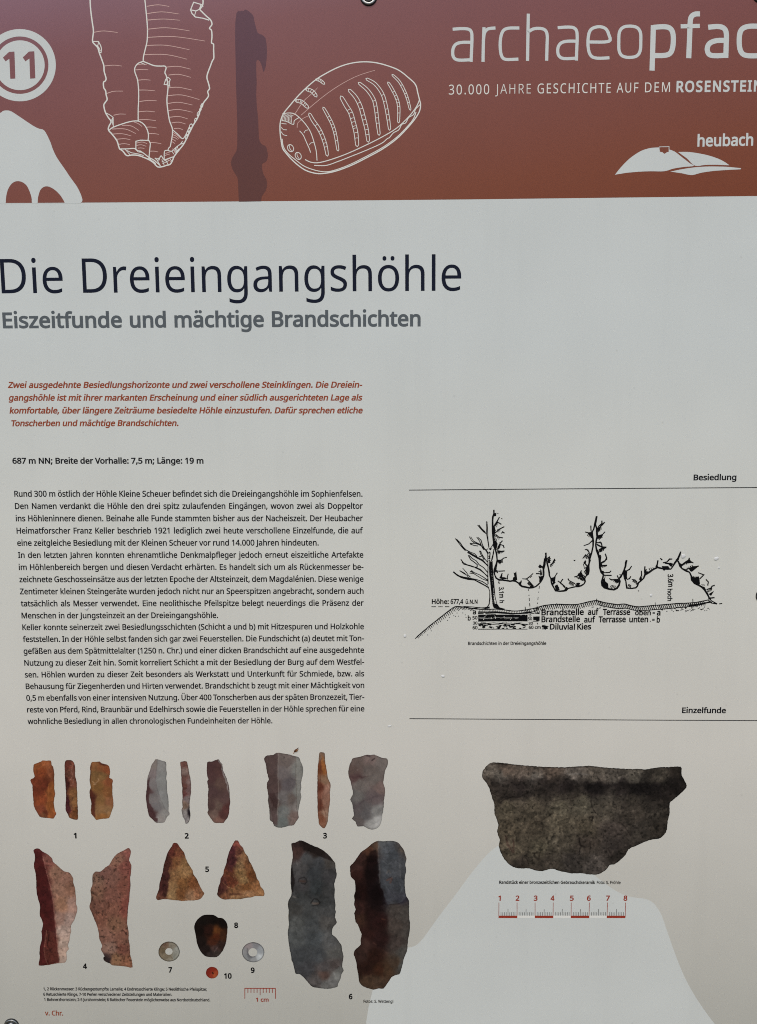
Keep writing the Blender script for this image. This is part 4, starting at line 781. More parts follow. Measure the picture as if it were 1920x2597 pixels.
lines(s, TL, 8, "70,0 72,30;85,0 84,45;100,0 98,55;115,0 110,40;128,0 130,35;640,150 620,160;640,165 668,165;640,180 668,182;640,195 668,198;645,130 650,210;662,140 664,205;480,300 470,325;492,308 482,338;505,318 496,345;518,326 510,352;860,350 855,400;875,345 870,405;890,370 878,410;915,320 940,330;930,335 955,345;950,350 972,375;1040,300 1030,320;1052,305 1042,332;1065,312 1055,342;1080,316 1070,350;1095,322 1088,352;1130,318 1160,312;1150,330 1165,322;1175,225 1165,250;1190,235 1180,265;1205,245 1195,275;1220,255 1212,280;1232,262 1228,285;800,290 825,265;808,315 838,275;820,330 845,300;510,210 525,225;498,222 512,240;640,70 648,100;1240,120 1225,60 1250,40;1255,160 1270,190;1265,140 1285,180;1250,60 1275,90")
blobs(s, TL, "775,60 800,40 815,10 830,-20 840,-10 850,10 835,20 838,40 820,40 825,60 805,55 810,80 790,75 795,100 775,95;740,0 780,0 760,20 775,30 745,35")
lines(s, TE, 7, "1318,850 1345,832;1320,862 1350,850;1322,875 1352,866;1328,888 1348,884;1330,845 1332,890;1342,838 1342,888;1288,950 1296,850;1300,860 1318,850")
blobs(s, TE, "1294,870 1300,830 1308,796 1316,840 1326,880 1318,890 1308,862;1285,880 1300,862 1296,905 1286,920")
# middle spire spurs
lines(s, TF, 7, "88,608 120,616 148,612;138,552 140,600;240,506 238,545 205,580;262,520 240,545;75,732 120,716 150,688;85,768 112,770 125,800;100,764 120,790;65,848 90,815 120,838;75,882 92,900 115,925;90,876 85,895;45,965 62,1000 30,1010;10,1080 35,1076 28,1095;200,642 245,630 267,606;195,705 232,705 242,742 275,748;215,770 262,760;195,720 240,745")
lines(s, TF, 6, "235,892 262,880 285,855 270,810;228,912 285,910;118,620 108,640;128,620 120,652;138,618 132,655;148,618 144,660;210,585 208,608;220,575 220,600;230,562 232,585;210,650 212,675;222,645 225,665;235,640 240,658;90,820 84,845;102,820 98,850;114,822 112,848;125,800 105,812;230,765 222,790;242,764 238,785;254,762 252,776;250,914 246,930;262,914 260,926;274,913 274,924")
blobs(s, TF, "110,620 152,610 156,660 140,650 130,640;120,810 148,790 140,840 125,850;95,925 122,905 118,950 95,980 88,955;186,560 208,575 200,620 190,600;192,640 226,640 214,665 196,672;205,820 222,840 232,880 216,870;20,985 55,980 70,1010 40,1020 18,1005;188,760 205,770 218,800 200,800")
lines(s, TF, 6, "10,1020 30,1035;25,1018 48,1040;40,1015 60,1045;52,1012 72,1040;60,1005 80,1030;72,1000 85,1020;90,955 78,975;98,965 86,990;106,970 96,1000;10,1100 28,1085")
# right part spurs
lines(s, TM, 10, "125,100 126,130 85,165 72,200;158,120 130,140;75,290 125,270 160,232;100,350 122,375 128,410 175,415;75,390 150,425 175,418;120,598 165,572 182,540 165,495;110,632 182,632;150,720 218,716 234,698;155,750 238,752;215,790 240,805 310,800 335,810;310,755 322,785;480,642 455,680 430,692;470,765 455,790 430,800;485,800 520,805 545,830;598,698 600,750 575,800")
lines(s, TM, 10, "640,648 636,710 640,745;795,575 785,640;825,548 845,565;858,600 905,590 935,556 965,556;880,605 940,615 970,620;1075,630 1130,590 1165,568 1172,545;1172,560 1185,585 1218,602;1130,680 1190,660 1282,640;1280,720 1345,745 1300,790;1372,802 1400,830 1392,870;1380,920 1430,905 1445,880 1472,872;1405,1025 1470,1018;1410,1030 1436,1055 1500,1092")
blobs(s, TM, "70,190 110,160 90,190 100,210 78,215;70,290 110,272 140,270 120,300 90,315 70,310;85,440 120,420 140,430 112,448 118,470 100,475;85,520 100,505 118,540 112,580 98,560;98,600 118,600 135,630 112,650;110,690 150,700 150,730 130,730;130,800 160,780 165,820 200,850 205,905 160,898 130,860;265,805 330,805 340,830 310,845 285,830;385,690 430,690 425,760 430,800 400,800 388,760;545,840 575,830 555,880 545,880;575,800 612,760 600,800 580,820;640,650 655,700 690,705 650,740 632,735;765,645 782,610 800,650 780,668")
blobs(s, TM, "840,640 920,640 940,672 880,678 850,665;905,600 950,600 975,610 960,650 940,640;1030,560 1048,500 1070,470 1060,520 1045,570;1080,640 1110,600 1168,570 1185,590 1215,600 1165,608 1120,612 1090,640;1165,665 1220,640 1285,640 1240,680 1200,710 1180,700;1195,760 1240,775 1285,762 1295,800 1300,860 1250,855 1205,810;1320,880 1355,890 1375,930 1350,920;1400,975 1470,935 1432,998;1055,600 1090,620 1080,660 1060,640;1400,1000 1425,1020 1436,1050 1410,1035")
lines(s, TM, 7, "92,190 88,215;104,180 102,205;90,300 95,325;105,290 112,312;120,282 128,300;125,640 122,652;140,636 138,652;155,636 155,650;170,636 172,648;105,450 95,470;118,448 112,470;150,830 130,850;165,835 140,865;180,840 150,880;240,870 222,895;255,870 240,905;270,872 256,910;285,878 275,912;270,812 268,828;284,815 284,840;300,815 302,845;445,860 440,880;458,860 456,890;470,868 470,895;500,810 495,830;515,812 512,838;528,820 526,845;540,830 538,860;660,680 650,700;690,668 700,690;710,660 722,682;735,655 742,672;1100,610 1095,630;1120,602 1118,625;1140,595 1140,618;1145,660 1155,685;1165,650 1172,680;1185,640 1195,670;1205,630 1210,660;1220,760 1210,790;1240,765 1235,800;1260,768 1262,810;1335,870 1320,860;1350,875 1345,860;1395,930 1388,950;1410,920 1402,950;1425,910 1418,945;1440,905 1436,930;1180,590 1160,600;1225,800 1240,830;1250,800 1265,840;1275,810 1285,850")
lines(s, TM, 8, "860,685 878,690;560,935 568,940;338,742 346,744")
s.tr = TM; s.k = TM.k
s.disc((1172, 592), 14, 9, n=10); s.disc((605, 1034), 5, 4, n=8); s.disc((516, 820), 16, 14, r_in=9, n=12); s.disc((104, 532), 15, 28, r_in=8, n=14); s.disc((155, 770), 14, 12, r_in=9, n=12)
# ground line with its hatched edge
G = [(120, 1578), (160, 1540), (200, 1505), (260, 1455), (330, 1400), (400, 1345), (465, 1297), (500, 1287), (560, 1291), (620, 1300), (690, 1310), (760, 1313), (850, 1310), (930, 1317), (1000, 1326), (1060, 1326),
     (1150, 1313), (1220, 1298), (1280, 1280), (1340, 1271), (1410, 1266), (1500, 1268), (1580, 1268), (1650, 1255), (1710, 1240), (1770, 1232), (1830, 1247), (1890, 1258), (1960, 1268), (2020, 1263), (2070, 1275),
     (2140, 1288), (2220, 1283), (2280, 1277), (2350, 1272), (2430, 1265), (2520, 1258), (2600, 1255), (2680, 1248), (2740, 1236), (2790, 1226)]
s.tr = TE; s.k = KE; s.jag = 0.18
s.stroke(G, 9)
gl_ = smooth_pts(G, False, 14)
def at_len(step, x0, x1):
    acc = 0.0; prev = gl_[0]
    for p in gl_[1:]:
        acc += math.hypot(p[0] - prev[0], p[1] - prev[1]); prev = p
        if acc >= step:
            acc = 0.0
            if x0 <= p[0] <= x1: yield p
for p in at_len(13, 140, 640):
    h = 40 * random.uniform(0.7, 1.1) * (0.55 + 0.45 * min(1, (p[0] - 130) / 300))
    if p[0] > 520: h *= 0.8
    s.stroke([(p[0] - 2, p[1]), (p[0] + h * 0.45, p[1] + h * 0.85)], 8, 5, curve=False)
for p in at_len(12.5, 690, 1180): s.stroke([(p[0], p[1]), (p[0] + 6, p[1] + 20)], 4.5, 3.5, curve=False)
for p in at_len(15.5, 1180, 2760):
    h = 40 * random.uniform(0.85, 1.1)
    s.stroke([(p[0], p[1]), (p[0] + h * 0.42, p[1] + h)], 10, 6.5, curve=False)
for a, b in ((1770, 2790),):
    pts = [(x + 14, y + 38 - (0 if x < 2500 else (x - 2500) * 0.06)) for x, y in G if a <= x <= b]; s.stroke(pts, 8)
s.stroke([(x + 10, y + 20) for x, y in G if 2600 <= x <= 2790], 14)
lines(s, TE, 5, "1120,1290 1124,1325;2305,1250 2305,1280;2647,1218 2648,1250;1772,1216 1772,1234;1408,1256 1408,1268;268,1288 305,1288;330,1288 368,1288;392,1288 428,1288;880,1040 882,1075;875,1070 890,1074;620,1303 760,1296 795,1290;560,1286 640,1290 700,1296")
lines(s, TE, 6, "2790,1228 2815,1255 2860,1262;2890,1262 2913,1259;2800,1238 2820,1250")
# broken plumb lines
for (xa, ya), (xb, yb), gaps in (((1150, 1130), (1166, 1318), ((0, .06), (.27, .31), (.42, .56), (.68, .82), (.9, 1))), ((1250, 1100), (1226, 1310), ((0, .12), (.25, .28), (.48, .6), (.72, .76), (.86, 1)))):
    for a, b in gaps: s.stroke([(xa + (xb - xa) * a, ya + (yb - ya) * a), (xa + (xb - xa) * b, ya + (yb - ya) * b)], 7, curve=False)
# gravel dots
for x, y in ((470, 1370), (500, 1345), (430, 1385), (413, 1412), (265, 1508), (232, 1545), (512, 1374), (552, 1345), (486, 1376), (575, 1362), (582, 1385), (350, 1425), (1128, 1350)): s.disc((x, y), 5, 4, n=7)
for k in range(62):
    x = random.uniform(2360, 2800); y = 1298 + random.uniform(-6, 42) - (x - 2360) * 0.035
    a = random.uniform(-0.7, 0.7); L = random.uniform(2, 7)
    s.stroke([(x - L * math.cos(a), y - L * math.sin(a)), (x + L * math.cos(a), y + L * math.sin(a))], random.uniform(4, 6.5), curve=False)
for k in range(16):
    x = random.uniform(1640, 1900); y = 1285 + random.uniform(-4, 18); s.stroke([(x, y), (x + random.uniform(5, 20), y + random.uniform(-3, 3))], 4.5, curve=False)
# fire layers
s.jag = 0
s.poly([(692, 1330)] + [(x, y + 19) for x, y in G if 700 <= x <= 1160][0:] + [(1200, 1330), (1200, 1336), (1140, 1352), (1000, 1358), (850, 1347), (692, 1343)])
def layer(x0, x1, y0, y1, cells, density, hmin, hmax):
    for k in range(cells):
        x = random.uniform(x0, x1); y = random.uniform(y0, y1); L = random.uniform(6, 22); h = random.uniform(hmin, hmax)
        s.poly([(x - L, y), (x - L * 0.3, y - h), (x + L, y - h * 0.4), (x + L * 0.6, y + h)])
for j in range(5):
    y = 1366 + j * 12.5
    x = 692
    while x < 1142:
        L = random.uniform(28, 80); x2 = min(1142, x + L)
        s.poly([(x, y - 5.4 + random.uniform(-1.5, 1)), (x2, y - 5.4 + random.uniform(-1.5, 1)), (x2, y + 5.2 + random.uniform(-1, 1.5)), (x, y + 5.2 + random.uniform(-1, 1.5))]); x = x2 + random.choice((0, 0, 4, 7))
s.poly([(692, 1366), (1142, 1366), (1142, 1378), (692, 1376)]); s.poly([(692, 1408), (1142, 1408), (1142, 1422), (900, 1419), (692, 1424)]); s.poly([(1060, 1370), (1142, 1370), (1142, 1420), (1060, 1415)])
layer(705, 1090, 1428, 1440, 36, 1, 1.2, 2.6)
layer(705, 1130, 1452, 1486, 58, 1, 3, 8)
lines(s, TE, 6, "692,1446 760,1444 830,1448 900,1443 980,1446 1060,1444 1142,1450;692,1493 900,1492 1140,1493;692,1350 740,1352;760,1352 850,1356", jag=0.35)
blobs(s, TE, "1200,1344 1252,1338 1252,1356 1206,1350;1192,1378 1252,1376 1252,1416 1222,1418 1220,1412 1194,1410;1270,1462 1300,1458 1328,1466 1322,1474 1330,1482 1300,1495 1282,1492 1290,1480 1272,1476")
lines(s, TE, 5, "1145,1338 1190,1334 1215,1330;1160,1345 1200,1350;1196,1385 1210,1383;1228,1435 1236,1448;1278,1458 1330,1470;1275,1490 1325,1488;1300,1452 1306,1496;1190,1420 1240,1420")
# tree at the cave mouth: outlined boughs, shaded trunk
lines(s, TE, 5.5, "765,515 770,560 768,620 778,680 788,745 795,762;775,530 778,600 782,680 790,740;768,512 776,520;688,545 715,578 740,605 764,622;700,545 725,578 750,602 760,618;612,650 635,690 660,708 700,722 730,742 765,775;625,652 650,690 680,706 712,722;680,655 705,690 720,730 742,768;692,658 718,682 730,722 746,755;618,710 650,714 668,708;622,718 655,730 690,735;485,668 510,700 540,740 575,778;496,674 530,708 552,742 580,770 620,790 660,805 680,828;705,780 715,810 728,826 700,834;714,780 728,812 750,850 776,880;726,826 745,860;602,820 625,860 660,885 684,905 683,925 665,930 630,915 590,905 555,885 535,858;612,822 640,850 675,870 700,905 740,930 778,975;545,880 560,900 600,912 650,928;525,960 560,985 592,1002 605,1025;552,938 585,975 602,1000 620,1018;535,965 575,985;615,982 650,985 690,1010 730,1035 776,1052;628,958 650,975 700,995 742,1020 776,1045;620,968 650,972;640,985 636,960;775,1040 782,1055;780,760 765,772 748,766")
lines(s, TE, 9, "598,792 640,815 690,845 730,865 760,895 780,915;665,930 710,950 750,985 780,1015;730,742 765,775 782,802;468,972 500,1000 540,1022 600,1035 660,1045 710,1070 755,1095 785,1112", jag=0.4)
lines(s, TE, 6, "475,980 520,1008 560,1018 620,1028 680,1042 730,1058 780,1092;780,800 780,870 782,930 780,1000 782,1080;785,1110 798,1150 798,1215 792,1265 775,1292 740,1300;835,765 832,800 822,835 812,872;830,718 812,745 798,768;804,770 812,758;700,1296 760,1304 795,1298;830,790 826,830 818,862")
for k in range(64):
    t = k / 63; y = 880 + t * 410
    xl = 797 + 8 * t + 30 * max(0, t - 0.3) + 20 * max(0, t - 0.85); xr = 818 + 26 * t + 60 * max(0, t - 0.85) * 2
    s.stroke([(xl + random.uniform(-2, 4), y), ((xl + xr) / 2, y + 12), (xr + random.uniform(-4, 2), y + random.uniform(-2, 6))], 6.5, 5, curve=False)
lines(s, TE, 7, "818,875 822,950 830,1050 838,1120 846,1200 862,1262 885,1300 930,1312;800,875 797,930 800,1000 808,1080 816,1160 824,1230 842,1295", jag=0.4)
lines(s, TE, 6, "790,800 798,790 800,830;788,830 802,824;788,850 802,844;790,870 800,862")
blobs(s, TE, "840,1262 858,1262 875,1290 925,1305 935,1318 870,1312 842,1300;798,790 806,795 800,860 790,850;800,880 818,880 820,960 800,950")
sect = s.build('cave_section_drawing', m_black, label='pen and ink cross section of the cave with a bare tree')
# hand lettering of the drawing
s = Sheet(2)
def hand(t, wt, tr, x0, y0, x1, y1, cap):
    a = tr((x0, y0)); b = tr((x1, y1)); put_text(s, t, wt, *a, *b, em_at(cap * tr.k, *a), wobble=0.012)
hand('Höhe:', 'heavy', TE, 270, 1262, 425, 1262, 42); hand('677,4', 'heavy', TE, 440, 1260, 556, 1262, 42); hand('ü.N.N', 'heavy', TE, 578, 1260, 686, 1260, 36)
hand('a', 'heavy', TE, 642, 1357, 673, 1356, 44); hand('b', 'heavy', TE, 597, 1412, 624, 1412, 42); hand('50', 'heavy', TE, 640, 1404, 686, 1403, 30); hand('30', 'heavy', TE, 643, 1450, 686, 1450, 26); hand('60', 'heavy', TE, 641, 1493, 686, 1493, 30)
hand('20', 'heavy', TE, 1122, 1338, 1162, 1336, 22); hand('cm', 'heavy', TE, 1196, 1325, 1248, 1323, 30)
hand('15', 'heavy', TE, 1150, 1376, 1176, 1376, 22); hand('50', 'heavy', TE, 1144, 1411, 1184, 1410, 26); hand('30', 'heavy', TE, 1150, 1452, 1190, 1452, 26); hand('60 cm', 'heavy', TE, 1152, 1490, 1262, 1488, 28)
hand('Brandstelle', 'heavy', TL, 655, 746, 1230, 741, 77); hand('auf', 'heavy', TF, 110, 1361, 208, 1360, 52); hand('Terrasse', 'heavy', TF, 247, 1361, 495, 1360, 52); hand('oben', 'heavy', TF, 540, 1364, 684, 1364, 44); hand('=', 'heavy', TF, 700, 1360, 722, 1360, 30); hand('a', 'heavy', TF, 738, 1366, 772, 1366, 52)
hand('Brandstelle', 'heavy', TL, 655, 839, 1178, 836, 77); hand('auf', 'heavy', TF, 76, 1430, 178, 1428, 52); hand('Terrasse', 'heavy', TF, 208, 1429, 456, 1428, 52); hand('unten', 'heavy', TF, 487, 1428, 660, 1428, 52); hand('. =', 'heavy', TF, 675, 1424, 718, 1424, 36); hand('b', 'heavy', TF, 738, 1430, 768, 1430, 52)
hand('Diluvial', 'heavy', TL, 770, 938, 1108, 940, 74); hand('Kies', 'heavy', TL, 1138, 940, 1328, 937, 74)
hand('3.1m', 'heavy', TL, 82, 368, 90, 515, 62); hand('h', 'heavy', TL, 92, 545, 92, 582, 56)
hand('3.6m', 'heavy', TM, 915, 738, 920, 890, 62); hand('hoch', 'heavy', TM, 912, 912, 912, 1060, 52)
s.build('hand_lettering', m_black, sect)

# ------------------------------------------------------------------ printed photographs of the finds
m_photo, pn, pl, pb = principled('photograph_print', PRINT_ROUGH)
pa = pn.new('ShaderNodeAttribute'); pa.attribute_name = 'print_colour'
pl.new(pa.outputs['Color'], pb.inputs['Base Color'])

def vnoise(x, y, scale, seed=0, octaves=4, gain=0.55):
    """smooth value noise in -1..1"""
    out = np.zeros_like(x); amp = 1.0; tot = 0.0
    for o in range(octaves):
        u = x / scale; v = y / scale; iu = np.floor(u).astype(np.int64); iv = np.floor(v).astype(np.int64); fu = u - iu; fv = v - iv
        fu = fu * fu * (3 - 2 * fu); fv = fv * fv * (3 - 2 * fv)
        def h(a, b):
            n = (a * 374761393 + b * 668265263 + (seed + o * 17) * 974634777) & 0xffffffff
            n = ((n ^ (n >> 13)) * 1274126177) & 0xffffffff
            return ((n ^ (n >> 16)) & 0xffff) / 32767.5 - 1
        out += amp * ((h(iu, iv) * (1 - fu) + h(iu + 1, iv) * fu) * (1 - fv) + (h(iu, iv + 1) * (1 - fu) + h(iu + 1, iv + 1) * fu) * fv)
        tot += amp; amp *= gain; scale *= 0.5
    return out / tot

def chips(x, y, size, seed):
    """the facets of a knapped surface: cells of uneven brightness, each shaded across, with a fine ridge between them"""
    gx = np.floor(x / size).astype(np.int64); gy = np.floor(y / (size * 1.3)).astype(np.int64)
    d1 = np.full_like(x, 1e9); d2 = np.full_like(x, 1e9); val = np.zeros_like(x)
    def h(a, b, s):
        n = (a * 374761393 + b * 668265263 + (seed + s) * 974634777) & 0xffffffff
        n = ((n ^ (n >> 13)) * 1274126177) & 0xffffffff
        return ((n ^ (n >> 16)) & 0xffff) / 65535.0
    for i in (-1, 0, 1):
        for j in (-1, 0, 1):
            a = gx + i; b = gy + j
            px = (a + h(a, b, 1)) * size; py = (b + h(a, b, 2)) * size * 1.3
            d = np.hypot(x - px, (y - py) / 1.3); th = h(a, b, 4) * 6.283
            v = (h(a, b, 3) - 0.5) * 1.2 + 0.9 * ((x - px) * np.cos(th) + (y - py) * np.sin(th)) / size
            near = d < d1; d2 = np.where(near, d1, np.minimum(d2, d)); val = np.where(near, v, val); d1 = np.where(near, d, d1)
    ridge = np.clip(1 - (d2 - d1) / (size * 0.16), 0, 1)
    return val - 0.45 * ridge

def seg_dist(x, y, pts, closed):
    d = np.full_like(x, 1e9); n = len(pts)
    for i in range(n if closed else n - 1):
        ax, ay = pts[i]; bx, by = pts[(i + 1) % n]; dx, dy = bx - ax, by - ay
        t = np.clip(((x - ax) * dx + (y - ay) * dy) / (dx * dx + dy * dy + 1e-9), 0, 1)
        d = np.minimum(d, np.hypot(x - ax - t * dx, y - ay - t * dy))
    return d

def inside(x, y, pts):
    c = np.zeros(x.shape, bool); n = len(pts)
    for i in range(n):
        ax, ay = pts[i]; bx, by = pts[i - 1]
        if ay == by: continue
        c ^= ((ay > y) != (by > y)) & (x < (bx - ax) * (y - ay) / (by - ay) + ax)
    return c

def parse(t): return [tuple(map(float, q.split(','))) for q in t.split()]

def jagged(pts, step, amp, seed):
    r = random.Random(seed); out = []; n = len(pts)
    for i in range(n):
        a = Vector(pts[i]); b = Vector(pts[(i + 1) % n]); m = max(1, int((b - a).length / step)); d = (b - a); nn = Vector((-d.y, d.x)).normalized() if d.length else Vector((0, 0))
        for j in range(m):
            p = a + d * (j / m) + nn * r.uniform(-amp, amp) * (1 if j else 0.4); out.append((p.x, p.y))
    return out

def find_picture(name, tr, outline, seeds, regions=(), marks=(), noise=0.12, nscale=14.0, fleck=0.0, edge=0.0, hole=None, cell=1.9, rough=0.5, level=2, label=None, stretch=(1, 1), k=K_LOW, seed=1, lift=1.0, facet=None, sat=1.0, warp=3.0):
    """seeds: (x, y, rgb) painted smoothly; regions: (outline, rgb, strength, softness px); marks: (line, width px, rgb, strength)"""
    K = tr.k
    o = [tr(p) for p in parse(outline)] if isinstance(outline, str) else [tr(p) for p in outline]
    o = jagged(smooth_pts(o, True, 2), 3.2, rough, seed)
    xs = [p[0] for p in o]; ys = [p[1] for p in o]
    gx, gy = np.meshgrid(np.arange(min(xs), max(xs), cell), np.arange(min(ys), max(ys), cell * 0.9))
    gx[::2] += cell * 0.5; gx = gx.ravel(); gy = gy.ravel()
    keep = inside(gx, gy, o) & (seg_dist(gx, gy, o, True) > cell * 0.45)
    loops = [o]
    if hole:
        hp = smooth_pts([tr(p) for p in hole], True, 2); keep &= ~inside(gx, gy, hp) & (seg_dist(gx, gy, hp, True) > cell * 0.45); loops.append(hp)
    gx, gy = gx[keep], gy[keep]
    verts = [Vector(p) for lp in loops for p in lp]; edges = []; b = 0
    for lp in loops:
        n = len(lp); edges += [(b + i, b + (i + 1) % n) for i in range(n)]; b += n
    verts += [Vector(p) for p in zip(gx.tolist(), gy.tolist())]
    ov, oe, of, *_ = delaunay_2d_cdt(verts, edges, [], 1, 1e-5)
    x = np.array([v.x for v in ov]); y = np.array([v.y for v in ov])
    # colour as printed, in display values, turned into ink colour at the end
    w_sum = np.zeros_like(x); c = np.zeros((len(x), 3))
    ws = 7 + warp; wx = x + vnoise(x, y, ws, seed + 5, 3) * warp; wy = y + vnoise(x, y, ws, seed + 6, 3) * warp
    for sx, sy, rgb in seeds:
        px, py = tr((sx, sy)); w = 1.0 / (((wx - px) ** 2 + (wy - py) ** 2) + 6.0) ** (1.7 if warp > 5 else 2.3)
        w_sum += w; c += w[:, None] * np.array(rgb, float)
    c /= w_sum[:, None]
    for pts, rgb, a, soft in regions:
        pp = [tr(p) for p in parse(pts)]; d = seg_dist(wx, wy, pp, True); ins = inside(wx, wy, pp)
        m = np.clip(0.5 + np.where(ins, d, -d) / max(0.4, soft), 0, 1) * a
        c = c * (1 - m[:, None]) + m[:, None] * np.array(rgb, float)
    for pts, wd, rgb, a in marks:
        pp = [tr(p) for p in parse(pts)]; d = seg_dist(x + (wx - x) * 0.3, y + (wy - y) * 0.3, pp, False)
        m = np.clip(1 - d / wd, 0, 1) ** 0.8 * a
        c = c * (1 - m[:, None]) + m[:, None] * np.array(rgb, float)
    f = 1 + noise * vnoise(x * stretch[0], y * stretch[1], nscale, seed) + noise * 0.6 * vnoise(x * stretch[0], y * stretch[1], nscale * 0.28, seed + 3, 2)
    if facet:
        for size, amp in ((facet[0], facet[1]), (facet[0] * 0.45, facet[1] * 0.6)):
            f *= 1 + amp * chips(wx, wy, size, seed + 31)
    if fleck:
        q = vnoise(x, y, 5.0, seed + 9, 2); f *= 1 - fleck * np.clip((q - 0.30) * 3.5, 0, 1); f *= 1 + fleck * 0.6 * np.clip((-q - 0.38) * 3, 0, 1)
    if edge:
        d = seg_dist(x, y, o, True); f *= 1 - edge * np.clip(1 - d / 3.2, 0, 1)
    g = c.mean(axis=1, keepdims=True); c = (g + (c - g) * sat) * 0.95
    c = np.clip(c * f[:, None] * np.asarray(lift), 0, 255) / 255.0
    l = np.where(c <= 0.04045, c / 12.92, ((c + 0.055) / 1.055) ** 2.4) * k
    v3 = []
    for a, bb in zip(x.tolist(), y.tolist()):
        X, Z = P(a, bb); v3.append((X, -level * LAYER, Z))
    faces = of
    if hole:
        mx = np.array([sum(x[i] for i in t) / len(t) for t in of]); my = np.array([sum(y[i] for i in t) / len(t) for t in of])
        ok = ~inside(mx, my, hp); faces = [t for t, g in zip(of, ok) if g]
    ob = link_mesh(name, v3, [tuple(t) for t in faces], m_photo, board, colors=np.clip(l, 0, 0.9))
    if label: ob['label'] = label
    return ob

G1 = frame(60, 1880, 300 / 1652); G2 = frame(340, 1880, 300 / 1652); G3 = frame(640, 1880, 380 / 1652)
G4 = frame(60, 2120, 320 / 1652); G5 = frame(370, 2110, 330 / 1652); G6 = frame(700, 2110, 360 / 1652); GP = frame(1200, 1900, 560 / 1652)

# find 1: three views of a short orange brown bladelet
find_picture('bladelet_picture', G1, "140,330 170,310 240,285 262,268 320,270 382,270 390,330 415,360 428,450 425,530 430,600 428,660 442,730 428,800 420,860 430,920 438,970 457,1010 440,1040 415,1080 350,1072 285,1068 222,1050 180,980 145,910 135,800 128,720 124,620 110,590 94,545 110,525 135,515 155,490 140,440 136,390",
    [(200, 350, (132, 74, 42)), (300, 300, (140, 80, 48)), (240, 420, (120, 60, 34)), (200, 560, (104, 50, 32)), (200, 700, (98, 46, 30)), (300, 620, (90, 42, 28)), (230, 830, (120, 60, 36)), (240, 950, (112, 58, 40)), (300, 1020, (100, 60, 40)), (400, 450, (112, 62, 40)), (390, 700, (128, 74, 40)), (380, 900, (130, 74, 40)), (400, 1030, (138, 74, 48))],
    [("345,600 370,560 420,560 428,650 442,730 428,800 420,860 438,970 457,1010 415,1080 350,1070 345,1000 320,950 330,850", (132, 76, 40), 0.75, 2), ("320,320 350,300 382,330 350,420 400,500 385,560 350,480", (136, 80, 52), 0.6, 2.5), ("250,960 320,965 345,1010 330,1040 290,1000", (84, 38, 26), 0.7, 2)],
    [("345,600 345,780 325,900 318,950 345,1010", 1.3, (156, 96, 56), 0.6), ("110,540 260,550 350,560", 2, (90, 42, 28), 0.4), ("210,470 270,440 330,470 385,540", 2, (88, 42, 30), 0.5), ("392,340 425,450 428,600", 1.6, (80, 50, 40), 0.6)], edge=0.18, seed=3, facet=(13, 0.1), label='orange brown stone bladelet, front view')
find_picture('bladelet_picture', G1, "575,310 590,268 630,262 672,265 700,295 718,350 718,440 724,500 740,560 745,650 750,740 752,850 758,940 760,1040 755,1090 720,1094 680,1085 635,1062 620,1020 590,970 585,900 592,830 592,740 588,640 580,540 574,430 572,360",
    [(610, 330, (90, 46, 38)), (680, 320, (100, 56, 44)), (600, 600, (64, 30, 28)), (610, 850, (58, 26, 30)), (620, 950, (66, 32, 34)), (680, 600, (110, 66, 50)), (700, 700, (116, 76, 48)), (710, 850, (112, 76, 46)), (700, 1040, (112, 68, 42)), (660, 440, (96, 60, 48)), (730, 950, (104, 64, 38))],
    [("640,700 680,670 745,660 750,850 700,960 650,960 640,860", (122, 84, 52), 0.7, 2), ("574,560 600,640 610,900 590,900 585,700", (54, 24, 24), 0.8, 2), ("690,940 740,940 750,1080 700,1080", (100, 60, 34), 0.5, 3)],
    [("650,340 690,330 665,420 690,480 650,540", 1.5, (142, 104, 88), 0.6), ("640,540 700,530 690,600 660,620", 1.5, (138, 104, 90), 0.6), ("690,780 660,860 690,960", 1.5, (70, 44, 36), 0.6), ("720,740 700,820 740,880", 1.3, (138, 102, 66), 0.5)], edge=0.25, noise=0.16, nscale=9, seed=4, facet=(9, 0.16), label='orange brown stone bladelet, narrow side view')
find_picture('bladelet_picture', G1, "945,300 965,286 1010,286 1060,282 1090,305 1140,318 1180,335 1200,370 1206,440 1198,510 1225,520 1248,550 1240,580 1240,680 1242,750 1252,820 1256,900 1235,960 1215,1020 1190,1072 1120,1080 1060,1088 1015,1098 985,1060 945,1010 940,940 946,860 925,760 922,690 938,640 922,560 925,500 932,430 928,360",
    [(1000, 340, (118, 78, 48)), (1080, 360, (124, 76, 46)), (1170, 390, (120, 66, 40)), (1000, 470, (104, 76, 46)), (1100, 480, (112, 82, 50)), (1200, 560, (122, 70, 44)), (1050, 650, (112, 78, 44)), (1180, 700, (122, 78, 46)), (1070, 820, (114, 82, 50)), (1200, 850, (122, 80, 54)), (1060, 960, (128, 94, 62)), (1170, 960, (136, 100, 66)), (1100, 1060, (130, 86, 48)), (935, 800, (70, 36, 28))],
    [("925,650 960,700 985,850 1000,960 1000,1080 945,1010 946,860", (70, 34, 26), 0.85, 2), ("1040,282 1090,305 1150,318 1130,345 1070,330", (74, 34, 30), 0.6, 1.5), ("925,360 950,300 945,420 940,560 922,560", (72, 38, 30), 0.6, 1.5)],
    [("960,560 1000,590 1050,550 1040,520", 2.0, (166, 132, 100), 0.6), ("980,600 1010,600", 1.6, (176, 144, 112), 0.6), ("1140,720 1180,716", 1.0, (160, 122, 80), 0.6), ("1130,960 1160,1000 1190,970", 1.8, (158, 124, 92), 0.5)], edge=0.15, noise=0.10, seed=5, facet=(14, 0.08), label='orange brown stone bladelet, back view')

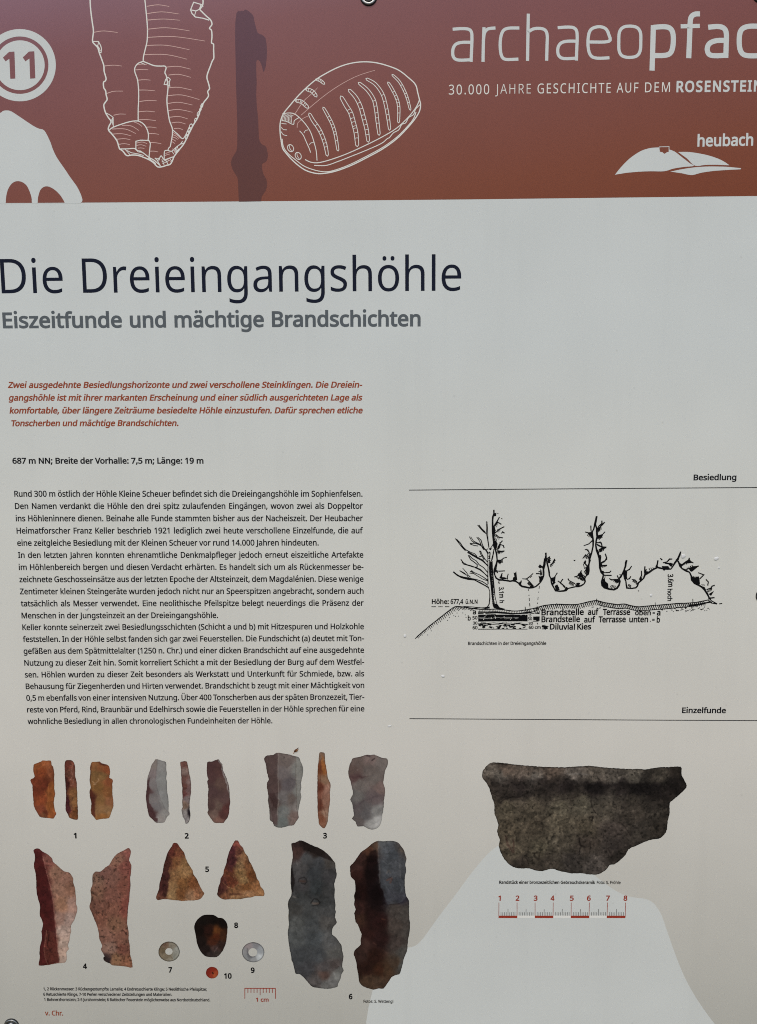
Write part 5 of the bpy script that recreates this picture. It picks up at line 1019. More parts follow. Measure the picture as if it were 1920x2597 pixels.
# find 2: three views of a curved grey bladelet
find_picture('bladelet_picture', G2, "300,250 345,256 400,275 448,292 450,380 458,450 448,520 460,560 460,680 470,740 480,820 484,900 482,975 496,1000 490,1030 460,1055 440,1100 420,1132 370,1138 310,1138 280,1112 255,1085 220,1055 200,1010 185,930 175,870 165,790 170,720 180,640 182,560 195,480 225,400 245,330 275,290",
    [(290, 330, (124, 110, 100)), (380, 340, (124, 116, 110)), (270, 450, (118, 102, 98)), (390, 520, (118, 116, 110)), (260, 620, (116, 106, 102)), (380, 700, (114, 110, 106)), (280, 780, (112, 102, 98)), (420, 860, (118, 114, 108)), (330, 900, (108, 100, 98)), (450, 1000, (132, 126, 118)), (360, 1090, (136, 126, 118)), (190, 700, (84, 52, 50)), (230, 1020, (70, 40, 38))],
    [("180,560 218,500 215,700 215,850 260,940 300,1060 330,1060 320,1130 280,1112 220,1055 180,930 165,790", (74, 42, 42), 0.9, 1.5), ("320,270 345,256 448,292 458,450 460,680 484,900 480,980 420,910 370,800 320,650 305,520", (126, 124, 118), 0.7, 2)],
    [("320,280 305,520 320,650 370,800 430,940 460,980", 1.2, (96, 86, 84), 0.6), ("420,1040 440,1100", 1.6, (160, 152, 142), 0.6), ("230,960 300,1040", 1.5, (58, 30, 30), 0.5)], edge=0.15, noise=0.05, seed=6, sat=0.7, facet=(20, 0.05), label='grey stone bladelet with a dark blunted back')
find_picture('bladelet_picture', G2, "645,300 670,282 735,280 748,330 760,380 770,450 788,520 796,600 796,700 785,780 776,860 775,935 782,980 788,1040 775,1100 755,1140 720,1150 708,1100 680,1050 672,1000 662,955 680,920 672,850 678,780 672,700 675,650 664,580 658,480 655,380",
    [(690, 320, (110, 70, 60)), (700, 420, (124, 100, 90)), (710, 520, (100, 66, 58)), (760, 560, (110, 86, 80)), (700, 640, (92, 56, 48)), (760, 680, (106, 78, 74)), (700, 740, (96, 54, 50)), (740, 800, (112, 96, 92)), (700, 900, (116, 92, 76)), (720, 1000, (130, 122, 116)), (740, 1100, (128, 120, 116)), (780, 1000, (40, 34, 36))],
    [("770,935 790,1000 785,1080 760,1130 770,1040 755,1000", (36, 28, 32), 0.95, 1.2)], [("660,400 680,600 690,800", 1.3, (74, 40, 38), 0.5), ("690,660 720,640 750,670", 1.2, (70, 38, 34), 0.5)], edge=0.25, noise=0.14, nscale=8, seed=7, sat=0.85, facet=(8, 0.12), label='grey stone bladelet, narrow side view')
find_picture('bladelet_picture', G2, "1020,295 1080,285 1150,258 1185,254 1205,290 1235,325 1240,400 1270,460 1300,540 1325,620 1335,720 1338,800 1345,850 1335,900 1330,980 1310,1060 1270,1110 1250,1140 1190,1140 1120,1135 1080,1085 1040,1030 1025,990 1040,960 1028,880 1035,790 1030,740 1040,660 1022,560 1040,530 1022,480",
    [(1090, 350, (74, 48, 46)), (1070, 500, (76, 50, 48)), (1100, 700, (74, 52, 50)), (1200, 600, (84, 62, 54)), (1080, 900, (76, 54, 50)), (1250, 800, (84, 60, 56)), (1180, 900, (92, 72, 62)), (1120, 1020, (104, 80, 70)), (1240, 1030, (78, 46, 42)), (1180, 1100, (112, 78, 66)), (1290, 950, (84, 48, 44)), (1190, 400, (76, 50, 46))],
    [("1170,265 1190,258 1235,325 1245,420 1300,540 1335,720 1320,700 1270,540 1225,420 1215,340", (140, 132, 126), 0.75, 1.5)],
    [("1110,1060 1100,1000 1150,920", 1.3, (126, 102, 90), 0.5), ("1160,1090 1190,1120", 2, (140, 96, 84), 0.5)], edge=0.2, noise=0.07, seed=8, sat=0.85, facet=(18, 0.05), label='dark red brown stone bladelet, back view')

# find 3
find_picture('blade_segment_picture', G3, "130,190 165,155 230,150 268,126 330,132 400,145 460,160 515,178 530,220 550,260 560,320 550,400 535,460 540,510 530,560 540,610 525,670 512,730 505,800 512,840 485,880 455,925 400,930 350,948 290,952 240,930 225,890 195,870 190,800 185,730 172,650 178,600 160,500 165,450 182,420 160,340 150,260",
    [(200, 220, (92, 70, 64)), (200, 400, (86, 62, 56)), (220, 520, (82, 58, 52)), (230, 700, (80, 62, 56)), (230, 850, (92, 76, 70)), (370, 200, (108, 92, 84)), (330, 350, (104, 92, 88)), (400, 480, (88, 78, 78)), (350, 620, (100, 92, 88)), (430, 640, (94, 80, 72)), (340, 780, (104, 104, 98)), (330, 880, (98, 102, 96)), (450, 850, (112, 88, 78)), (520, 300, (114, 112, 104)), (510, 560, (112, 110, 102)), (510, 700, (122, 112, 104))],
    [("130,190 165,155 290,135 280,400 285,640 270,800 280,930 225,900 180,640 165,450", (80, 58, 54), 0.7, 1.5), ("480,170 520,180 560,320 535,460 540,610 505,800 490,700 475,480", (122, 118, 108), 0.75, 1.5), ("185,580 240,570 280,640 270,760 210,680", (60, 36, 34), 0.6, 3)],
    [("288,135 282,400 292,640 275,800", 1.4, (140, 124, 112), 0.7), ("480,165 480,420 490,620 490,760", 1.0, (72, 56, 48), 0.6), ("340,760 380,800 440,860", 1.5, (126, 122, 114), 0.5), ("350,172 352,184", 1.4, (40, 30, 30), 0.8), ("200,620 240,680 225,760", 2, (56, 34, 30), 0.6)], edge=0.22, noise=0.09, seed=9, sat=0.7, facet=(20, 0.07), label='grey ridged blade segment, front view')
find_picture('blade_segment_picture', G3, "740,126 770,121 800,135 800,200 810,260 825,350 835,410 860,460 862,500 855,560 858,640 848,720 838,800 832,880 815,925 795,958 770,950 735,910 728,850 720,760 718,650 716,520 718,400 722,280 733,200",
    [(765, 150, (118, 92, 74)), (750, 300, (104, 58, 36)), (790, 300, (130, 82, 50)), (740, 500, (90, 50, 38)), (800, 430, (120, 92, 72)), (830, 520, (136, 100, 84)), (740, 700, (88, 50, 38)), (810, 680, (124, 90, 74)), (760, 850, (108, 68, 50)), (820, 800, (134, 106, 88)), (780, 930, (122, 84, 64))],
    [("760,150 785,170 800,330 790,400 765,300", (144, 90, 46), 0.6, 2)], [("752,200 748,500 752,760", 1.2, (74, 40, 30), 0.6), ("780,720 810,800 815,850", 1.4, (70, 38, 28), 0.6), ("830,480 850,520", 1.6, (170, 140, 120), 0.5), ("826,850 812,915", 1.4, (150, 128, 110), 0.6)], edge=0.22, noise=0.10, nscale=9, seed=10, facet=(12, 0.08), label='brown blade segment, narrow side view')
find_picture('blade_segment_picture', G3, "1095,210 1110,185 1180,172 1260,148 1300,152 1345,146 1400,170 1440,185 1485,190 1495,230 1485,280 1465,320 1452,400 1445,460 1462,520 1460,600 1450,660 1450,720 1435,800 1425,870 1410,920 1370,960 1320,973 1270,960 1225,935 1160,938 1140,890 1098,852 1120,820 1110,740 1100,680 1080,640 1110,580 1100,520 1085,450 1062,380 1058,330 1070,270",
    [(1150, 230, (94, 76, 68)), (1300, 200, (112, 90, 82)), (1430, 240, (104, 92, 84)), (1110, 320, (92, 70, 62)), (1300, 320, (100, 86, 78)), (1130, 400, (86, 60, 56)), (1350, 400, (100, 88, 80)), (1180, 480, (106, 94, 86)), (1420, 520, (112, 88, 80)), (1140, 600, (96, 90, 84)), (1350, 620, (94, 78, 76)), (1160, 740, (84, 74, 72)), (1250, 800, (86, 80, 78)), (1390, 780, (120, 116, 110)), (1400, 880, (164, 160, 152)), (1180, 890, (86, 76, 72)), (1300, 920, (126, 122, 116))],
    [("1270,900 1300,860 1380,840 1415,880 1400,920 1320,965 1285,940", (166, 162, 154), 0.55, 6), ("1065,385 1150,380 1280,385 1200,405 1110,410", (70, 44, 44), 0.6, 3)],
    [("1130,740 1220,660 1340,610 1440,590", 4, (78, 62, 64), 0.5), ("1265,158 1295,165", 3, (52, 36, 38), 0.8), ("1320,210 1350,190", 2.6, (48, 34, 34), 0.8), ("1400,180 1445,188", 1.4, (70, 44, 44), 0.6), ("1155,312 1160,314", 1.2, (170, 160, 150), 0.7)], edge=0.2, noise=0.08, seed=11, sat=0.7, facet=(20, 0.06), label='grey blade segment with a pale lower corner, back view')

# find 4: two views of an end retouched blade
find_picture('retouched_blade_picture', G4, "128,190 160,165 205,168 240,200 300,230 345,265 375,300 385,340 440,385 490,430 535,465 590,475 625,510 650,560 648,610 672,680 678,740 688,830 685,890 703,935 700,990 680,1050 660,1110 620,1170 622,1250 605,1310 600,1370 580,1430 592,1480 560,1520 565,1600 550,1650 510,1662 440,1668 320,1690 215,1698 198,1680 210,1600 208,1520 215,1440 235,1370 240,1290 232,1250 255,1150 225,1070 210,1030 215,930 200,860 175,770 165,640 160,500 140,430 135,370 148,300 145,240",
    [(180, 230, (80, 34, 34)), (220, 400, (70, 28, 26)), (230, 600, (62, 24, 22)), (250, 800, (58, 22, 24)), (300, 1000, (60, 22, 20)), (330, 1150, (76, 34, 30)), (250, 1400, (66, 26, 26)), (400, 1400, (78, 36, 28)), (380, 1580, (86, 44, 34)), (240, 1640, (88, 42, 36)), (330, 320, (122, 76, 66)), (430, 470, (134, 98, 80)), (560, 540, (132, 96, 80)), (460, 700, (138, 102, 84)), (620, 700, (128, 92, 74)), (500, 900, (142, 104, 82)), (640, 900, (150, 118, 104)), (470, 1080, (144, 112, 98)), (600, 1100, (154, 128, 116)), (520, 1250, (166, 142, 128)), (500, 1400, (170, 146, 130)), (500, 1560, (176, 148, 130)), (550, 1620, (170, 146, 130))],
    [("135,200 240,210 260,300 320,560 370,740 400,1000 430,1300 465,1620 460,1650 300,1690 215,1698 210,1520 240,1290 215,930 165,640", (66, 26, 25), 0.75, 1.2), ("290,1240 400,1260 430,1400 455,1620 350,1660 290,1600 270,1480 280,1350", (92, 50, 40), 0.55, 3)],
    [("255,270 300,480 345,640 385,860 405,1060 430,1300 465,1630", 1.3, (168, 120, 104), 0.6), ("300,1240 290,1350 265,1480 280,1580 320,1690", 1.2, (146, 104, 84), 0.6), ("310,1240 330,1330 310,1420 350,1500", 2.0, (40, 16, 14), 0.7), ("330,1600 350,1540 390,1560", 1.8, (50, 22, 18), 0.6), ("590,600 640,660", 2.2, (92, 58, 44), 0.6)], fleck=0.22, edge=0.15, noise=0.10, nscale=10, seed=12, lift=0.98, facet=(12, 0.09), label='two tone dark red and pale pink retouched blade')
find_picture('retouched_blade_picture', G4, "1365,158 1390,168 1405,205 1395,260 1380,320 1410,380 1405,480 1395,560 1402,640 1390,740 1380,860 1368,950 1360,1050 1355,1150 1375,1260 1375,1350 1390,1450 1395,1550 1412,1610 1425,1722 1350,1712 1250,1700 1160,1692 1130,1668 1080,1650 1050,1625 1045,1590 1060,1575 1030,1520 1012,1480 1030,1440 1005,1380 990,1340 985,1280 968,1200 955,1160 920,1080 890,1000 862,930 880,860 885,780 875,710 900,640 900,550 910,500 945,465 1010,465 1070,410 1120,380 1150,330 1180,280 1230,230 1290,200",
    [(1350, 210, (122, 78, 68)), (1220, 300, (126, 90, 74)), (1350, 400, (116, 70, 60)), (1050, 480, (110, 76, 66)), (960, 560, (118, 88, 72)), (1150, 560, (116, 80, 68)), (1330, 650, (110, 68, 56)), (950, 750, (112, 80, 64)), (1150, 780, (112, 74, 62)), (930, 920, (104, 70, 58)), (1200, 950, (112, 74, 60)), (1340, 950, (116, 66, 56)), (1000, 1060, (110, 72, 58)), (1200, 1150, (116, 82, 64)), (1080, 1320, (120, 84, 70)), (1300, 1350, (112, 76, 62)), (1130, 1470, (128, 98, 84)), (1300, 1480, (104, 66, 54)), (1200, 1620, (126, 92, 68)), (1360, 1650, (132, 88, 66)), (1090, 1620, (60, 44, 42))],
    [("1045,1590 1070,1572 1130,1600 1140,1668 1080,1650", (44, 34, 34), 0.85, 2), ("1340,200 1400,200 1395,600 1370,950 1350,950 1370,500", (122, 66, 60), 0.4, 4)],
    [("1210,380 1205,400", 2.2, (60, 30, 26), 0.7), ("1110,870 1125,900 1105,940", 2.6, (56, 30, 24), 0.7), ("920,760 940,770", 2.6, (58, 34, 28), 0.7), ("1260,980 1290,940", 2.0, (48, 24, 20), 0.8), ("1305,1235 1350,1290", 2.0, (44, 22, 20), 0.8), ("1270,1440 1300,1470", 2.4, (60, 32, 26), 0.7), ("930,890 945,900", 2.4, (56, 32, 26), 0.7), ("990,850 1000,880", 1.6, (60, 34, 28), 0.7), ("885,1000 920,1040", 2.4, (56, 32, 28), 0.6), ("1030,540 1080,560", 3, (84, 54, 46), 0.5)], fleck=0.38, edge=0.15, noise=0.10, nscale=12, seed=13, lift=0.98, facet=(9, 0.08), label='speckled brown pink retouched blade, back view')

# find 5: two views of a triangular arrowhead
find_picture('arrowhead_picture', G5, "345,145 370,136 400,145 430,190 470,240 490,270 505,330 540,400 570,450 595,490 605,540 650,600 670,650 700,710 720,750 742,775 725,810 690,850 620,868 540,868 470,875 400,868 330,862 270,852 200,855 150,865 130,835 140,790 165,730 175,650 200,560 215,500 225,430 250,350 265,290 300,220 330,180",
    [(370, 170, (100, 48, 38)), (330, 250, (86, 44, 36)), (400, 240, (104, 62, 44)), (290, 380, (80, 46, 36)), (380, 380, (110, 72, 46)), (480, 420, (132, 98, 64)), (250, 560, (62, 34, 30)), (350, 560, (122, 88, 58)), (480, 520, (130, 96, 62)), (220, 700, (62, 32, 28)), (340, 680, (128, 96, 64)), (460, 650, (110, 74, 44)), (600, 640, (106, 66, 40)), (200, 810, (100, 62, 48)), (320, 790, (136, 106, 72)), (450, 780, (108, 70, 42)), (560, 820, (132, 98, 72)), (680, 790, (130, 88, 62))],
    [("265,290 300,240 310,400 290,520 300,620 270,760 240,830 170,800 175,650 225,430", (56, 30, 28), 0.65, 2.5), ("430,450 540,440 600,530 480,550", (140, 106, 72), 0.5, 3)],
    [("300,520 420,500 560,540", 1.4, (150, 116, 78), 0.5), ("290,630 340,740 300,830", 1.6, (150, 118, 82), 0.5), ("440,640 430,720 480,780", 1.6, (74, 44, 28), 0.5), ("560,620 620,700 640,770", 1.4, (70, 40, 26), 0.5), ("380,400 450,420 480,380", 1.4, (70, 42, 30), 0.5), ("520,380 545,430", 1.4, (60, 46, 46), 0.6), ("400,850 450,800 500,850", 1.4, (80, 50, 32), 0.5)], fleck=0.18, noise=0.20, nscale=9, edge=0.2, seed=14, facet=(7, 0.14), label='mottled brown triangular arrowhead with a dark left edge')
find_picture('arrowhead_picture', G5, "1125,115 1150,107 1172,112 1195,160 1235,200 1255,260 1295,310 1310,360 1345,420 1370,480 1395,530 1410,590 1440,630 1455,690 1485,720 1503,760 1503,800 1480,815 1400,812 1330,830 1260,838 1200,852 1120,852 1040,856 980,855 935,830 905,795 910,765 920,700 940,650 950,590 980,540 995,470 1020,400 1035,330 1058,250 1085,190",
    [(1150, 140, (122, 66, 56)), (1110, 220, (72, 36, 38)), (1180, 240, (96, 58, 46)), (1230, 300, (122, 88, 62)), (1100, 380, (66, 34, 34)), (1190, 420, (120, 92, 64)), (1300, 420, (104, 68, 44)), (1060, 500, (90, 50, 34)), (1200, 520, (120, 90, 58)), (1330, 560, (96, 58, 34)), (1080, 620, (86, 48, 34)), (1000, 640, (74, 40, 34)), (1250, 600, (120, 92, 60)), (960, 740, (62, 34, 30)), (1120, 720, (112, 76, 50)), (1280, 700, (106, 68, 40)), (1400, 680, (124, 84, 54)), (1000, 820, (106, 68, 48)), (1130, 830, (130, 96, 66)), (1300, 800, (136, 100, 70)), (1470, 780, (134, 96, 64))],
    [("1058,250 1120,190 1140,300 1110,420 1100,520 1010,480 1030,360", (62, 32, 34), 0.6, 3), ("1010,580 1100,560 1190,640 1120,710 1050,690", (90, 46, 32), 0.6, 2.5), ("1020,780 1180,770 1230,800 1150,800 1090,810", (58, 32, 24), 0.6, 1.5)],
    [("980,640 1040,700 1110,720 1180,660", 1.4, (148, 110, 76), 0.5), ("1140,300 1190,340 1240,330", 1.4, (152, 118, 86), 0.5), ("1200,600 1260,560 1300,640", 1.4, (150, 116, 80), 0.5), ("1300,340 1320,400", 1.4, (60, 42, 38), 0.6), ("1110,560 1130,600", 1.4, (156, 120, 86), 0.5), ("1060,800 1070,850", 1.2, (80, 50, 34), 0.6), ("1130,800 1140,850", 1.2, (80, 50, 34), 0.6)], fleck=0.18, noise=0.20, nscale=9, edge=0.2, seed=15, facet=(7, 0.14), label='mottled brown triangular arrowhead with a reddish tip')

# finds 7 to 10: beads and pendant
find_picture('shell_picture', G5, "740,1052 800,1050 860,1052 900,1075 925,1090 960,1090 1000,1115 1030,1160 1038,1220 1030,1300 1018,1400 990,1480 950,1545 900,1586 830,1588 770,1582 720,1548 680,1490 650,1410 635,1320 618,1240 614,1190 640,1130 690,1080",
    [(720, 1120, (20, 15, 13)), (850, 1100, (18, 13, 11)), (980, 1150, (18, 12, 10)), (680, 1250, (18, 12, 10)), (700, 1400, (24, 17, 15)), (800, 1250, (34, 18, 14)), (900, 1260, (84, 48, 24)), (900, 1330, (76, 36, 20)), (860, 1400, (58, 30, 20)), (980, 1320, (52, 30, 18)), (760, 1500, (30, 22, 20)), (880, 1480, (60, 44, 40)), (960, 1430, (40, 28, 24)), (820, 1560, (42, 34, 32)), (900, 1550, (50, 42, 38))],
    [], [("850,1360 900,1350 950,1360", 1.4, (46, 24, 16), 0.5), ("840,1410 900,1400 940,1420", 1.4, (80, 44, 26), 0.4), ("870,1520 910,1460", 1.8, (104, 88, 84), 0.5)], noise=0.12, edge=0.25, seed=16, facet=(16, 0.12), label='dark brown polished pendant')
find_picture('bead_picture', G5, [(295 + 135 * math.cos(a) * (1 + 0.02 * math.sin(3 * a)), 1517 + 127 * math.sin(a)) for a in [i * math.pi / 12 for i in range(24)]],
    [(200, 1500, (96, 82, 64)), (250, 1420, (104, 84, 68)), (340, 1420, (120, 112, 98)), (405, 1500, (138, 136, 126)), (390, 1590, (132, 130, 118)), (300, 1620, (128, 120, 104)), (210, 1590, (108, 96, 78)), (270, 1580, (110, 98, 80))],
    [], [("230,1440 250,1420", 1.6, (74, 44, 34), 0.6), ("310,1570 340,1610", 1.5, (78, 62, 48), 0.5)], hole=[(293 + 47 * math.cos(a), 1516 + 43 * math.sin(a)) for a in [i * math.pi / 8 for i in range(16)]], cell=1.4, noise=0.16, nscale=7, edge=0.55, seed=17, label='grey brown ring bead with a rough surface')
find_picture('bead_picture', G5, [(1362 + 142 * math.cos(a), 1526 + 127 * math.sin(a)) for a in [i * math.pi / 12 for i in range(24)]],
    [(1250, 1520, (124, 122, 120)), (1300, 1440, (132, 122, 120)), (1400, 1430, (118, 116, 116)), (1460, 1500, (140, 142, 142)), (1450, 1590, (168, 170, 168)), (1360, 1620, (134, 134, 132)), (1270, 1600, (122, 122, 120)), (1320, 1580, (100, 100, 100))],
    [], [("1290,1480 1290,1550 1330,1585 1380,1580", 2.2, (80, 78, 80), 0.7), ("1240,1500 1245,1560", 1.2, (156, 156, 154), 0.5), ("1440,1570 1470,1600", 3, (184, 186, 184), 0.5)], hole=[(1358 + 56 * math.cos(a), 1527 + 54 * math.sin(a)) for a in [i * math.pi / 8 for i in range(16)]], cell=1.4, noise=0.05, edge=0.45, seed=18, label='smooth pale grey glass ring bead')
find_picture('bead_picture', G5, [(842 + 79 * math.cos(a), 1785 + 74 * math.sin(a)) for a in [i * math.pi / 10 for i in range(20)]],
    [(800, 1740, (110, 34, 26)), (860, 1740, (120, 40, 26)), (890, 1800, (140, 62, 36)), (840, 1830, (130, 50, 34)), (790, 1800, (112, 36, 26)), (870, 1820, (150, 72, 42))],
    [], [("846,1786 854,1796", 3.0, (30, 14, 12), 0.95)], cell=1.4, noise=0.06, edge=0.15, seed=19, label='small orange red bead')

# find 6: two views of a large dark blade
find_picture('large_blade_picture', G6, "182,130 225,122 275,98 320,105 370,130 430,158 500,185 560,220 620,275 665,330 690,365 692,420 706,480 700,530 678,600 685,680 680,740 692,840 688,900 698,930 685,990 708,1050 690,1080 665,1105 652,1150 655,1195 690,1220 735,1280 762,1320 768,1380 785,1440 775,1510 770,1570 788,1610 765,1650 745,1720 720,1770 715,1800 660,1815 600,1826 530,1820 480,1812 425,1802 380,1760 340,1710 300,1672 270,1652 230,1650 215,1600 200,1530 180,1490 178,1450 160,1370 145,1250 138,1160 152,1080 145,1000 148,910 138,850 150,790 178,740 180,680 170,600 172,480 180,380 195,300 190,220 180,170",
    [(230, 170, (66, 38, 36)), (320, 160, (46, 30, 28)), (260, 250, (80, 48, 44)), (450, 230, (50, 36, 32)), (350, 300, (76, 76, 80)), (500, 350, (64, 66, 72)), (620, 340, (78, 70, 66)), (280, 430, (80, 76, 78)), (450, 480, (56, 60, 66)), (620, 520, (66, 64, 68)), (300, 620, (70, 66, 70)), (480, 640, (52, 58, 62)), (600, 680, (62, 62, 64)), (300, 760, (62, 64, 66)), (560, 820, (58, 60, 62)), (220, 900, (68, 66, 64)), (400, 920, (70, 72, 74)), (600, 920, (72, 72, 74)), (230, 1050, (84, 86, 86)), (420, 1080, (74, 78, 82)), (600, 1040, (80, 76, 74)), (230, 1250, (80, 84, 86)), (450, 1250, (72, 78, 84)), (620, 1280, (90, 90, 92)), (280, 1450, (68, 72, 78)), (480, 1440, (70, 74, 80)), (680, 1400, (92, 90, 88)), (350, 1600, (66, 66, 72)), (560, 1580, (84, 76, 78)), (700, 1560, (84, 70, 68)), (560, 1660, (100, 68, 58)), (470, 1740, (88, 80, 80)), (650, 1740, (112, 110, 110)), (720, 1680, (128, 128, 126)), (580, 1790, (110, 108, 106)), (740, 1600, (116, 114, 112))],
    [("300,110 370,130 500,185 620,275 680,350 560,300 420,240 330,200", (34, 22, 20), 0.75, 2), ("172,480 180,360 200,420 220,560 200,700 180,700", (28, 18, 18), 0.8, 2), ("200,180 300,180 320,210 230,290 200,260", (86, 46, 40), 0.5, 3)],
    [("265,580 270,545 330,525 365,575 340,605 295,595", 1.8, (28, 22, 22), 0.8), ("285,570 335,575", 4.5, (84, 54, 44), 0.9), ("405,830 440,775 480,780 515,820 500,840 420,860", 2.0, (26, 22, 22), 0.85), ("430,830 490,830", 4.0, (112, 88, 76), 0.9), ("395,760 430,800", 2, (30, 28, 30), 0.5), ("200,750 225,760", 3, (120, 108, 100), 0.7), ("330,1700 380,1775 430,1800", 1.8, (36, 30, 30), 0.7), ("240,330 250,390", 1.4, (120, 114, 112), 0.5), ("570,770 640,750", 3, (50, 48, 52), 0.4), ("450,1040 470,1070", 2.6, (52, 54, 58), 0.5)], noise=0.13, nscale=18, fleck=0.06, edge=0.30, cell=2.1, seed=20, facet=(17, 0.10), sat=0.55, lift=np.array([0.86, 0.85, 0.82]), label='large blue grey blade with two crusted spots')
find_picture('large_blade_picture', G6, "1195,102 1250,108 1300,103 1360,103 1400,115 1430,130 1455,165 1485,205 1505,260 1518,320 1505,370 1515,450 1500,520 1498,600 1505,680 1518,750 1545,790 1550,870 1548,950 1555,1030 1560,1110 1550,1190 1535,1260 1530,1350 1515,1410 1490,1470 1475,1540 1455,1610 1435,1655 1390,1665 1345,1690 1320,1730 1290,1770 1250,1822 1200,1820 1140,1835 1080,1820 1020,1800 985,1770 965,1730 958,1660 945,1600 935,1520 915,1450 905,1430 915,1380 950,1345 985,1310 985,1250 998,1190 975,1140 955,1080 925,1045 918,980 910,945 928,900 910,850 915,790 908,740 925,680 920,600 915,565 880,530 865,490 863,400 890,370 930,320 985,240 1040,200 1100,150 1150,115",
    [(1150, 150, (96, 70, 54)), (1080, 210, (92, 56, 40)), (1000, 300, (64, 38, 32)), (920, 400, (70, 42, 36)), (1100, 330, (36, 18, 16)), (950, 500, (50, 26, 22)), (1100, 500, (26, 13, 12)), (1000, 700, (34, 16, 14)), (1180, 700, (20, 11, 12)), (960, 900, (54, 30, 26)), (1150, 850, (28, 16, 16)), (1100, 950, (38, 20, 18)), (970, 1000, (62, 38, 28)), (1200, 1050, (44, 22, 20)), (1080, 1200, (50, 26, 22)), (1220, 1250, (44, 24, 22)), (1030, 1300, (60, 38, 32)), (980, 1420, (56, 36, 30)), (1150, 1450, (46, 24, 18)), (1050, 1600, (44, 24, 18)), (1200, 1600, (58, 32, 20)), (1080, 1740, (78, 56, 40)), (1200, 1760, (82, 60, 44)), (1300, 1600, (72, 50, 34)), (1300, 180, (84, 86, 88)), (1250, 130, (112, 112, 108)), (1370, 250, (76, 80, 84)), (1280, 400, (78, 80, 82)), (1450, 420, (88, 88, 90)), (1300, 600, (64, 66, 70)), (1440, 620, (58, 60, 64)), (1330, 750, (54, 52, 58)), (1450, 780, (46, 42, 50)), (1400, 900, (72, 64, 58)), (1500, 950, (74, 70, 64)), (1400, 1100, (76, 64, 56)), (1520, 1150, (68, 62, 56)), (1400, 1300, (74, 62, 56)), (1480, 1400, (78, 74, 68)), (1400, 1530, (76, 58, 44)), (1460, 1550, (84, 82, 76)), (1460, 200, (98, 80, 66))],
    [("1190,110 1430,120 1500,260 1500,600 1520,760 1440,830 1300,850 1260,740 1200,580 1180,400 1185,250", (76, 78, 82), 0.55, 2), ("1090,230 1170,200 1185,400 1210,600 1260,740 1280,840 1150,860 1060,700 1040,450", (20, 11, 12), 0.6, 4), ("1290,850 1440,840 1540,800 1555,1100 1450,1200 1310,1180", (76, 66, 60), 0.45, 5)],
    [("1195,130 1190,260 1210,480 1200,600", 1.4, (116, 104, 94), 0.5), ("1240,330 1300,380 1350,340", 1.5, (120, 122, 122), 0.5), ("1290,480 1310,440 1330,480", 1.6, (126, 112, 100), 0.6), ("1290,560 1350,540 1330,590", 3.5, (96, 62, 50), 0.7), ("1300,540 1350,520", 1.4, (40, 26, 24), 0.7), ("1440,360 1450,540", 1.4, (124, 122, 118), 0.5), ("1440,200 1470,230", 2.4, (140, 116, 90), 0.6), ("1290,850 1440,835", 1.6, (34, 26, 30), 0.7), ("1230,1010 1270,1020", 1.6, (110, 66, 40), 0.5), ("1130,1290 1170,1310", 2, (90, 56, 44), 0.5), ("1420,560 1470,650 1440,720", 1.4, (96, 98, 100), 0.5)], noise=0.15, nscale=16, fleck=0.08, edge=0.28, cell=2.1, seed=21, facet=(15, 0.12), sat=0.85, lift=0.85, label='large dark brown and grey blade, back view')

